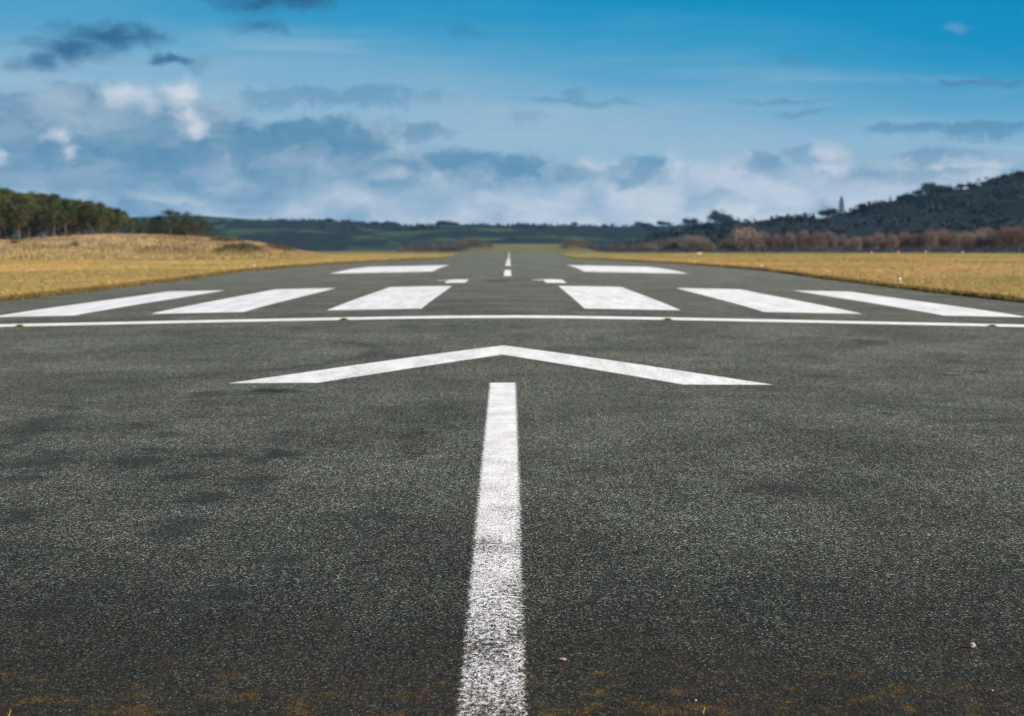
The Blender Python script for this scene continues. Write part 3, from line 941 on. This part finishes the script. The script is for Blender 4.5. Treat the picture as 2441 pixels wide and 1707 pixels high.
# trees on the sky line of the near hill
rt = [round_tree(401, 8, 8), round_tree(402, 7, 9), round_tree(403, 9, 7)]
ur = [False] * 3
cf = [conifer(411), conifer(412, 11, 3.6)]
D1 = 1745.


def ridge_tree(proto, first, px, hpx, baseH, label, group, at=near_at, t=1., wide=1.):
    p = at(px, t)
    d = p[1]
    s = 1.3 * (hpx * d / FPX) / baseH
    o = proto if first else copy_tree(proto)
    o.location = (p[0], d, p[2] - .30 * hpx * d / FPX); o.scale = (s * wide, s * wide, s); o.rotation_euler = (0, 0, random.uniform(0, 6))
    return tag(o, label, 'tree', group)


ridge_tree(cf[0], True, 2000, 46, 11, 'tall dark conifer standing clear on the hill skyline above the russet trees', None)
ridge_tree(cf[1], True, 2115, 24, 11, 'small pointed conifer at the foot of the steep part of the skyline', None)
ridge_tree(cf[0], False, 1934, 17, 11, 'smallest pointed conifer on the lower skyline', None)
RT = [(1842, 12, 'low rounded tree where the near hill skyline begins'), (1863, 14, 'rounded tree just before the smallest pointed conifer'), (1900, 12, 'low tree below the smallest pointed conifer'),
      (1966, 26, 'round dark tree close beside the tall conifer'), (2030, 12, 'low tree just above the tall conifer on the skyline'), (2052, 14, 'low rounded tree between the two taller conifers'),
      (2076, 13, 'thin-topped rounded tree next below the small pointed conifer'), (2096, 11, 'low tree touching the small pointed conifer'),
      (2140, 14, 'rounded tree on the steep skyline above the small pointed conifer'), (2160, 16, 'second rounded tree up the steep skyline'), (2182, 15, 'third rounded tree up the steep skyline'),
      (2206, 27, 'big domed tree forming the hump on the skyline'), (2226, 25, 'second domed tree in the skyline hump'), (2262, 12, 'low tree in the dip past the skyline hump'),
      (2286, 13, 'rounded tree just above the dip in the skyline'), (2310, 12, 'low tree on the upper skyline'), (2340, 11, 'low spreading tree higher on the skyline'),
      (2392, 14, 'rounded tree below the top of the hill'), (2412, 20, 'dark domed tree at the top of the hill'), (2430, 18, 'dark tree beside the domed one at the hill top'),
      (2462, 16, 'dark tree past the hill top'), (1820, 10, 'low tree on the saddle between the hills')]
for i, (px, hp_, lab) in enumerate(RT):
    k = i % 3
    ridge_tree(rt[k], not ur[k], px, hp_ + 3, 8, lab, 'trees on the skyline of the wooded hill', wide=1.6); ur[k] = True
FT = [(633, 7), (668, 8), (781, 13), (832, 9), (868, 8), (884, 12), (916, 13), (938, 15), (1004, 11), (1040, 17), (1056, 20), (1082, 15), (1105, 10), (1140, 9), (1170, 8), (1210, 7), (1262, 8), (1300, 10),
      (1357, 11), (1420, 8), (1516, 18), (1540, 12), (1566, 14), (1582, 12)]
for i, (px, hp_) in enumerate([q for q in FT if q[1] >= 11]):
    ridge_tree(rt[i % 3], False, px, hp_ * .72 + 3, 8, '%s tree along the long low skyline, counted from the dune' % ORD[i], 'trees on the far skyline', far_at, 1.0, 1.9)
for i, (px, hp_, w_) in enumerate([(1624, 18, 1.1), (1652, 18, 1.1), (1692, 32, 1.0), (1712, 34, 1.1), (1728, 28, 1.0)]):
    ridge_tree(rt[i % 3], False, px, hp_ + 3, 8, ['low tree starting the dark copse on the far skyline', 'rounded tree second in the dark copse on the far skyline',
               'tall round tree in the dark copse on the far skyline', 'tallest domed tree of the dark copse on the far skyline', 'tree ending the dark copse on the far skyline'][i],
               'dark copse on the far skyline', far_at, 1.0, w_)

# ------------------------------------------------------------------ runway lights
M_YEL = flat_mat('yellow_enamel', (.72, .38, .012), .45, 0, .15, 40)
M_BLK = flat_mat('black_rubber', (.016, .017, .018), .5, 0, .3, 40)
M_LENS = flat_mat('lamp_lens', (.04, .10, .06), .12, 0, .2, 60, .6)
M_WHT = flat_mat('white_enamel', (.74, .72, .70), .4, 0, .08, 30)
M_GLS = flat_mat('clear_dome', (.70, .70, .68), .15, 0, .1, 30, .6)
M_ORG = flat_mat('orange_plastic', (.62, .17, .03), .5, 0, .15, 20)


def disc(bm, r0, r1, z0, z1, seg=20, cx=0., cy=0.):
    a = [bm.verts.new((cx + r0 * math.cos(6.2832 * k / seg), cy + r0 * math.sin(6.2832 * k / seg), z0)) for k in range(seg)]
    b = [bm.verts.new((cx + r1 * math.cos(6.2832 * k / seg), cy + r1 * math.sin(6.2832 * k / seg), z1)) for k in range(seg)]
    for k in range(seg): bm.faces.new((a[k], a[(k + 1) % seg], b[(k + 1) % seg], b[k]))
    bm.faces.new(b); bm.faces.new(a[::-1])


def dome(bm, r, z, h, seg=18, rings=6):
    prev = None
    for j in range(rings):
        t = j / rings * math.pi / 2
        cur = [bm.verts.new((r * math.cos(t) * math.cos(6.2832 * k / seg), r * math.cos(t) * math.sin(6.2832 * k / seg), z + h * math.sin(t))) for k in range(seg)]
        if prev:
            for k in range(seg): bm.faces.new((prev[k], prev[(k + 1) % seg], cur[(k + 1) % seg], cur[k]))
        prev = cur
    top = bm.verts.new((0, 0, z + h))
    for k in range(seg): bm.faces.new((prev[k], prev[(k + 1) % seg], top))


def wedge(bm, x0, x1, d, h0, h1, b=.004):
    """ramp from height h0 at x0 to h1 at x1"""
    q = [(x0, -d, 0), (x1, -d * 1.05, 0), (x1, d * 1.05, 0), (x0, d, 0)]
    tq = [(x0, -d * .8, h0), (x1, -d * .8, h1), (x1, d * .8, h1), (x0, d * .8, h0)]
    a = [bm.verts.new(p) for p in q]; t = [bm.verts.new(p) for p in tq]
    if x0 > x1: a.reverse(); t.reverse()
    bm.faces.new(t); bm.faces.new(a[::-1])
    for k in range(4): bm.faces.new((a[k], a[(k + 1) % 4], t[(k + 1) % 4], t[k]))


tl = empty('threshold_light')
bm = bmesh.new(); disc(bm, .105, .10, .0, .006, 24); mesh_bm('base_ring', bm, M_BLK, tl)
bm = bmesh.new(); wedge(bm, -.046, .046, .055, .030, .030); hs = mesh_bm('housing', bm, M_BLK, tl)
bm = bmesh.new(); wedge(bm, -.03, .03, .0035, .015, .015)
bmesh.ops.translate(bm, verts=bm.verts, vec=(0, -.0555, .009)); mesh_bm('lens', bm, M_LENS, hs)
for s in (-1, 1):
    bm = bmesh.new(); wedge(bm, s * .098, s * .0465, .05, .008, .029); mesh_bm('ramp', bm, M_YEL, tl)
for i, (x, lab) in enumerate([(-8.37, 'yellow and black inset light, outermost along the white bar on the pine wood side'),
                              (-2.78, 'yellow and black inset light below the inner stripe on the pine wood side'),
                              (2.80, 'yellow and black inset light below the inner stripe on the bare tree side'),
                              (8.40, 'yellow and black inset light on the white bar, outermost on the bare tree side')]):
    o = tl if i == 0 else copy_tree(tl)
    y = 51.83; o.location = (x, y, float(runway_z(x, y)) + .004)
    tag(o, lab, 'runway light', 'inset threshold lights along the white bar')

el_ = empty('edge_light')
bm = bmesh.new(); disc(bm, .15, .14, -.04, .03, 20); mesh_bm('base_plate', bm, M_WHT, el_, False)
bm = bmesh.new(); disc(bm, .035, .03, .03, .13, 12); mesh_bm('stem', bm, M_BLK, el_)
bm = bmesh.new(); disc(bm, .05, .085, .13, .19, 18); lb = mesh_bm('lamp_body', bm, M_WHT, el_)
bm = bmesh.new(); dome(bm, .075, .191, .12); mesh_bm('dome', bm, M_GLS, el_, True)
for i, (s, y, lab) in enumerate([(1, 108, 'white edge light in the grass on the bare tree side, largest of its row'), (1, 167, 'second white edge light along the grass on the bare tree side'),
                                 (1, 227, 'third white edge light along the grass on the bare tree side'), (-1, 167, 'white edge light in the grass on the pine wood side, largest of its row'),
                                 (-1, 287, 'second white edge light along the grass on the pine wood side'), (-1, 347, 'third white edge light along the grass on the pine wood side')]):
    o = el_ if i == 0 else copy_tree(el_)
    x = s * 14.1; o.location = (x, y, float(ground_z(np.array([x]), np.array([float(y)]))[0]) + .02)
    o.scale = (.52, .52, .52)
    tag(o, lab, 'runway light', 'white edge lights in the runway verges')

# far markers at the edge of the right-hand field
bm = bmesh.new(); bmesh.ops.create_cube(bm, size=1, matrix=Matrix.Translation((0, 0, .32)) @ Matrix.Diagonal((1.3, .05, .3, 1)))
mb = empty('marker_board'); mesh_bm('board', bm, M_WHT, mb)
for s in (-.5, .5):
    bm = bmesh.new(); disc(bm, .03, .03, -.1, .169, 8, s); mesh_bm('leg', bm, M_WHT, mb)
place(mb, True, 1668, 640, .7, rz=0); tag(mb, 'low white marker board before the rounded grey trees', 'marker')
mp = empty('marker_post')
bm = bmesh.new(); disc(bm, .16, .12, -.1, .45, 12); mesh_bm('post_body', bm, M_ORG, mp)
bm = bmesh.new(); disc(bm, .121, .09, .451, .6, 12); mesh_bm('cap', bm, M_WHT, mp)
for i, (px, lab) in enumerate([(2077, 'orange marker at the foot of the russet trees, closest to the runway'), (2141, 'second orange marker from the runway along the russet trees'),
                               (2206, 'third orange marker from the runway along the russet trees'), (2294, 'orange marker farthest out along the russet trees')]):
    o = place(mp, i == 0, px, 694, 1, rz=0); tag(o, lab, 'marker', 'orange markers at the field edge')


# ------------------------------------------------------------------ stones and litter on the asphalt
def stone_mat(name, a, b):
    m, nt, bs = new_mat(name)
    P = nt.node('ShaderNodeTexCoord', 3)
    n = nt.noise(P, 60., 5, .65)
    nt.put(bs.inputs['Base Color'], nt.mix(nt.mr(n, .3, .7), a, b)); bs.inputs['Roughness'].default_value = .85
    nt.put(bs.inputs['Normal'], bump(nt, n, .5, .004))
    return m


M_ST = stone_mat('pale_stone', (.16, .125, .115, 1), (.33, .27, .25, 1))
M_ST2 = stone_mat('pink_stone', (.15, .11, .10, 1), (.26, .20, .19, 1))
M_LF = flat_mat('dead_leaf', (.035, .03, .008), .7, 0, .4, 90)
M_STRAW = flat_mat('straw', (.48, .34, .14), .8, 0, .3, 90)


def pebble(name, x, y, sx, sy, sz, mat, seed, label):
    bm = bmesh.new(); bmesh.ops.create_icosphere(bm, subdivisions=4, radius=1)
    for vt in bm.verts:
        n = vt.co.normalized()
        k = 1 + .22 * (fbm(np.array([n.x * 1.3 + seed]), np.array([n.y * 1.3 + n.z * .9]), 3)[0] - .5) * 2
        vt.co = Vector((n.x * sx * k, n.y * sy * k, n.z * sz * k))
    lo = min(vt.co.z for vt in bm.verts)
    for vt in bm.verts: vt.co.z -= lo
    o = mesh_bm(name, bm, mat, None, True)
    o.location = (x, y, float(runway_z(x, y)) - .002)
    return tag(o, label, 'stone', 'loose stones on the asphalt')


pebble('pebble', 2.27, 14.25, .017, .016, .0155, M_ST, 3, 'round pale pink pebble with a long shadow alone on dark asphalt')
pebble('pebble', .31, 13.75, .020, .017, .008, M_ST2, 8, 'flat pink stone on asphalt beside the worn white shaft')
pebble('pebble', 2.42, 17.3, .008, .008, .005, M_ST, 5, 'tiny pale chip of stone beyond the round pebble')
pebble('pebble', 2.18, 13.1, .007, .008, .004, M_ST, 6, 'tiny pale chip before the round pebble')
pebble('pebble', .86, 12.75, .007, .008, .005, M_ST, 4, 'small pale chip at the near edge of the asphalt')


def leaf(name, x, y, L, w, h, mat, rz, label, cat, group=None):
    n = 7; V, Fc = [], []
    for i in range(n):
        t = i / (n - 1); ww = w * math.sin(math.pi * (t * .92 + .04)); z = h * math.sin(math.pi * t * .9)
        for s, dz in ((-1, .25 * h), (0, 0), (1, .3 * h)):
            V.append(((t - .5) * L, s * ww, z + dz + .003))
    for i in range(n - 1):
        for j in range(2):
            k = i * 3 + j; Fc.append((k, k + 1, k + 4, k + 3))
    o = mesh_np(name, V, Fc, mat, None, True)
    md = o.modifiers.new('thick', 'SOLIDIFY'); md.thickness = .0015
    o.location = (x, y, float(runway_z(x, y)) + .001); o.rotation_euler = (0, 0, rz)
    return tag(o, label, cat, group)


leaf('dead_leaf', 4.0, 43.6, .075, .022, .022, M_LF, .2, 'dark curled leaf lying on the asphalt past the chevron tip', 'leaf')
for i, (x, y, L, r_, lab) in enumerate([(-1.12, 43.5, .09, .3, 'longest yellow straw scrap before the white bar'), (-1.0, 43.3, .06, 1.1, 'middle yellow straw scrap before the white bar'),
                                        (-.76, 43.4, .05, -.4, 'yellow straw scrap closest to the centreline before the bar'), (5.35, 35.9, .09, .1, 'pale orange scrap on asphalt far out past the chevron tip')]):
    leaf('straw_scrap', x, y, L, .010, .014, M_STRAW, r_, lab, 'litter', 'straw scraps on the asphalt')


def stalk(x, y, H, lean, label):
    bm = bmesh.new(); tube(bm, [(0, 0, -.005), (lean * .4, 0, H * .55), (lean, .004, H)], [.0014, .0012, .0006], 5)
    tube(bm, [(.002, .003, -.005), (-lean * .3, .004, H * .4), (-lean * .7, .006, H * .62)], [.0013, .001, .0005], 5)
    o = mesh_bm('grass_stalk', bm, M_STRAW, None, True)
    o.location = (x, y, float(runway_z(x, y))); return tag(o, label, 'plant', 'dry stalks in the asphalt')


stalk(px2x(15, 12.45), 12.45, .035, .008, 'dry grass stalk sprouting by brown moss on the pine wood side')
stalk(px2x(1679, 12.45), 12.45, .030, .006, 'dry grass stalk sprouting on the bare tree side of the shaft')

# ------------------------------------------------------------------ sky
W = bpy.data.worlds.new('World'); scene.world = W; W.use_nodes = True
nt = NT(W.node_tree); nt.n.clear()
STR = .075
KS = 1 / (2 ** EXPO) / STR
tc = nt.node('ShaderNodeTexCoord', 0)
nrm = nt.v('NORMALIZE', tc)
dx_, dy_, dz_ = nt.sep(nrm)
Ud = nt.m('MULTIPLY', nt.m('ARCTAN2', dx_, dy_), 57.2958)     # azimuth, degrees right of the runway
Vd = nt.m('MULTIPLY', nt.m('ARCSINE', dz_), 57.2958)          # elevation, degrees
UV = nt.comb(Ud, Vd, 0.)


def sk(r_, g_, b_, k=1.0): return srgb(r_, g_, b_, KS * k)


def deg(x, y): return ((x * 1.0632 - 1214) / 125.02, (596 - y * 1.0632) / 125.02)


nb = nt.noise(nt.scl(UV, (.10, .55, 1)), 1.6, 4, .55)
t = nt.m('ADD', nt.m('ADD', Vd, nt.m('MULTIPLY', Ud, .085)), nt.m('MULTIPLY', nt.m('SUBTRACT', nb, .5), 1.5))
base = nt.ramp(nt.m('DIVIDE', t, 8.0), [(0., sk(168, 196, 213)), (.19, sk(150, 187, 209)), (.33, sk(142, 181, 206)), (.42, sk(106, 168, 202)), (.51, sk(60, 154, 197)), (.60, sk(20, 143, 192)),
                                       (.72, sk(2, 135, 186)), (1., sk(0, 112, 166))])
# thin streaks of high cloud
ns = nt.noise(nt.scl(UV, (.055, .8, 1)), 2.2, 4, .55, 0, .4)
strk = nt.m('MULTIPLY', nt.mr(ns, .50, .72), nt.mr(t, 4.9, 2.4, 0., .45))
col = nt.mix(strk, base, sk(172, 199, 216))
w1 = nt.noise(nt.scl(UV, (.75, 1.25, 1)), 1.15, 5, .58, 1)
wv = nt.v('MULTIPLY', nt.v('SUBTRACT', w1, (.5, .5, .5)), (1.3, .6, 0))
w2 = nt.noise(UV, 3.4, 3, .55, 1)
wv = nt.v('ADD', wv, nt.v('MULTIPLY', nt.v('SUBTRACT', w2, (.5, .5, .5)), (.30, .18, 0)))
UW = nt.v('ADD', UV, wv)


ERO = nt.m('MULTIPLY', nt.m('SUBTRACT', nt.noise(nt.scl(UW, (1, 1.5, 1)), 2.1, 5, .62), .5), 1.7)


ERO2 = nt.m('MULTIPLY', nt.m('SUBTRACT', nt.noise(nt.scl(UW, (1, 1.3, 1)), 3.2, 5, .62), .5), 1.9)


def blobs(lst, lo=1.45, hi=.05, cum=0.):
    acc = None
    for (cx, cy, rx, ry, s) in lst:
        u, v_ = deg(cx, cy); ru = rx * 1.0632 / 125.02; rv = ry * 1.0632 / 125.02
        q = nt.v('MULTIPLY_ADD', UW, (1 / ru, 1 / rv, 0), (-u / ru, -v_ / rv, 0))
        if cum: q = nt.v('MULTIPLY_ADD', nt.v('ABSOLUTE', q), (0, cum, 0), q)
        d = nt.v('LENGTH', q, out=1)
        mk = nt.mr(nt.m('ADD', d, ERO2 if cum else ERO), lo, hi, 0., s)
        acc = mk if acc is None else nt.m('MAXIMUM', acc, mk)
    return acc


# the cumulus bank: everything under a sagging top line, mottled light and shade
top_l = nt.ramp(nt.mr(Ud, -10., 10., 0., 1., False), [(0., (.62,) * 3), (.20, (.62,) * 3), (.26, (.50,) * 3), (.37, (.50,) * 3), (.41, (.42,) * 3), (.53, (.385,) * 3), (.62, (.36,) * 3), (.80, (.385,) * 3), (1., (.37,) * 3)])
bn = nt.noise(nt.scl(UW, (.62, 1.15, 1)), 1.25, 6, .60)
bn2 = nt.noise(nt.scl(UW, (.55, 1.25, 1)), 1.45, 4, .5)
under = nt.m('SUBTRACT', nt.m('MULTIPLY', top_l, 5.0), Vd)
bmask = nt.mr(nt.m('ADD', under, nt.m('MULTIPLY', nt.m('SUBTRACT', bn, .5), 2.4)), -.05, .5, 0., .93)
lum = nt.m('ADD', nt.m('MULTIPLY', nt.m('ADD', nt.m('MULTIPLY', bn2, .7), nt.m('MULTIPLY', bn, .3)), .78), .085)
lum = nt.m('ADD', lum, nt.mr(Ud, -4., 5., -.02, .11, False))
lum = nt.m('ADD', lum, nt.mr(Vd, 1.5, .6, 0., .115, False))
bcol = nt.ramp(lum, [(.38, sk(94, 139, 169)), (.47, sk(124, 157, 181)), (.55, sk(154, 178, 195)), (.63, sk(190, 201, 209)), (.72, sk(217, 220, 223))])
bright = nt.mr(Ud, -1., 5., .92, .84, False)
col = nt.mix(nt.m('MULTIPLY', bmask, bright), col, bcol)
MID = [(700, 290, 150, 42, .9), (800, 310, 70, 30, .8), (560, 275, 90, 22, .55), (560, 320, 170, 35, .75), (420, 345, 170, 40, .6), (950, 286, 62, 20, .75), (1040, 352, 85, 32, .8), (1150, 368, 80, 32, .85),
       (905, 372, 90, 32, .6), (1440, 372, 70, 30, .75), (1300, 385, 60, 22, .4), (1700, 356, 62, 24, .8), (1800, 348, 52, 20, .6), (2085, 345, 85, 20, .55), (780, 208, 210, 24, .55), (600, 210, 90, 24, .5),
       (1300, 226, 150, 9, .45), (1290, 205, 30, 16, .45), (2200, 182, 170, 9, .75), (2170, 290, 260, 15, .7), (1760, 232, 110, 6, .5), (1790, 258, 70, 6, .4), (1780, 140, 42, 20, .35),
       (30, 225, 80, 30, .6), (160, 330, 110, 40, .5), (240, 400, 120, 28, .4), (350, 465, 130, 24, .6), (1600, 440, 60, 20, .3), (2000, 390, 200, 20, .5), (1180, 266, 40, 14, .3)]
col = nt.mix(nt.m('MULTIPLY', blobs(MID, 1.25, .35, .38), .92), col, sk(82, 134, 167))
DARK = [(235, 92, 120, 38, .95), (165, 120, 110, 34, .9), (325, 85, 70, 26, .8), (95, 145, 70, 20, .75), (385, 142, 52, 17, .85), (440, 150, 60, 20, .3), (650, 8, 130, 30, 1.), (560, 5, 90, 26, .6), (585, 66, 62, 20, .6), (1040, 70, 36, 22, .22)]
col = nt.mix(blobs(DARK), col, sk(46, 99, 140))
SOFT = [(130, 235, 85, 48, .75), (240, 260, 60, 40, .5), (40, 290, 45, 40, .5), (665, 355, 95, 26, .6), (470, 380, 70, 22, .65), (180, 400, 130, 28, .45), (760, 370, 120, 24, .3), (2140, 80, 34, 12, .3), (1050, 440, 220, 40, .55),
        (430, 470, 130, 20, .7), (1700, 400, 330, 60, .75), (1330, 460, 280, 45, .65), (900, 470, 300, 32, .5), (1560, 330, 200, 30, .4), (2000, 430, 260, 36, .6), (1150, 300, 330, 50, .35), (500, 240, 60, 26, .4)]
col = nt.mix(nt.m('MULTIPLY', blobs(SOFT), .7), col, sk(176, 192, 210))
WHITE = [(305, 217, 52, 22, .95), (345, 235, 26, 24, .6), (408, 214, 36, 28, 1.), (425, 255, 34, 26, .9), (440, 285, 40, 20, 1.), (142, 312, 24, 18, .85), (160, 345, 20, 18, .8), (5, 352, 16, 22, .8), (878, 388, 40, 16, .6), (985, 385, 26, 12, .45),
         (1510, 385, 30, 34, .6), (1600, 400, 90, 28, .5), (1720, 415, 110, 26, .6), (1860, 372, 60, 10, .6), (1400, 440, 60, 22, .6), (1230, 455, 60, 30, .6), (1080, 445, 40, 22, .45), (1040, 470, 60, 20, .4), (1870, 345, 40, 8, .4)]
col = nt.mix(nt.m('MULTIPLY', blobs(WHITE, 1.6, -.1), .85), col, sk(218, 222, 230))
sky = nt.n.new('ShaderNodeTexSky'); sky.sky_type = 'NISHITA'; sky.sun_disc = False
sky.sun_elevation = SUN_EL; sky.sun_rotation = SUN_AZ; sky.air_density = 1.0; sky.dust_density = .8; sky.ozone_density = 1.2
up = nt.mr(Vd, 6.5, 11.)
col = nt.mix(up, col, sky.outputs[0])
bg = nt.n.new('ShaderNodeBackground'); nt.put(bg.inputs[0], col); bg.inputs[1].default_value = STR
wo = nt.n.new('ShaderNodeOutputWorld'); nt.l.new(bg.outputs[0], wo.inputs[0])

# ------------------------------------------------------------------ air
bm = bmesh.new()
x0, x1, y0, y1, z0, z1 = -3700, 3700, -400, 6700, -5, 130
bmesh.ops.create_cube(bm, size=1, matrix=Matrix.Translation(((x0 + x1) / 2, (y0 + y1) / 2, (z0 + z1) / 2)) @ Matrix.Diagonal((x1 - x0, y1 - y0, z1 - z0, 1)))
hm = bpy.data.materials.new('haze'); hm.use_nodes = True; hn = hm.node_tree; hn.nodes.clear()
ho = hn.nodes.new('ShaderNodeOutputMaterial'); pv = hn.nodes.new('ShaderNodeVolumePrincipled')
pv.inputs['Color'].default_value = (.16, .50, 1.0, 1); pv.inputs['Density'].default_value = 2.7e-5; pv.inputs['Anisotropy'].default_value = 0.
hn.links.new(pv.outputs[0], ho.inputs['Volume'])
hz = mesh_bm('haze', bm, hm); hz['kind'] = 'stuff'

# ------------------------------------------------------------------ sun and camera
sd_ = bpy.data.lights.new('sun', 'SUN'); sd_.energy = 4.7; sd_.angle = R(.53); sd_.color = (1., .92, .81)
so = bpy.data.objects.new('sun', sd_); COL.objects.link(so)
to_sun = Vector((math.sin(SUN_AZ) * math.cos(SUN_EL), math.cos(SUN_AZ) * math.cos(SUN_EL), math.sin(SUN_EL)))
so.rotation_euler = to_sun.to_track_quat('Z', 'Y').to_euler(); so.location = (60, -40, 60)

cd = bpy.data.cameras.new('camera'); cam = bpy.data.objects.new('camera', cd); COL.objects.link(cam)
cd.sensor_width = 36; cd.lens = 36 * FPX / 2441; cd.clip_start = .1; cd.clip_end = 20000
cam.location = (CAMX, 0, CAMZ)
pitch = math.atan((853.5 - 596) / FPX); yaw = (1220.5 - 1214) / FPX
cam.rotation_euler = (math.pi / 2 - pitch, 0, -yaw)
cd.dof.use_dof = True; cd.dof.focus_distance = 17.; cd.dof.aperture_fstop = cd.lens / 19.5
cd.dof.aperture_blades = 0
scene.camera = cam

vs = scene.view_settings
scene.display_settings.display_device = 'sRGB'
vs.view_transform = 'Standard'; vs.look = 'None'; vs.exposure = EXPO; vs.gamma = 1; vs.use_curve_mapping = False
cy = scene.cycles
cy.use_denoising = True; cy.denoiser = 'OPENIMAGEDENOISE'; cy.denoising_input_passes = 'RGB_ALBEDO_NORMAL'; cy.denoising_prefilter = 'ACCURATE'
cy.max_bounces = 6; cy.diffuse_bounces = 2; cy.glossy_bounces = 2; cy.transmission_bounces = 2; cy.volume_bounces = 0; cy.transparent_max_bounces = 4
cy.pixel_filter_type = 'BLACKMAN_HARRIS'; cy.filter_width = 1.2
cy.sample_clamp_indirect = 4
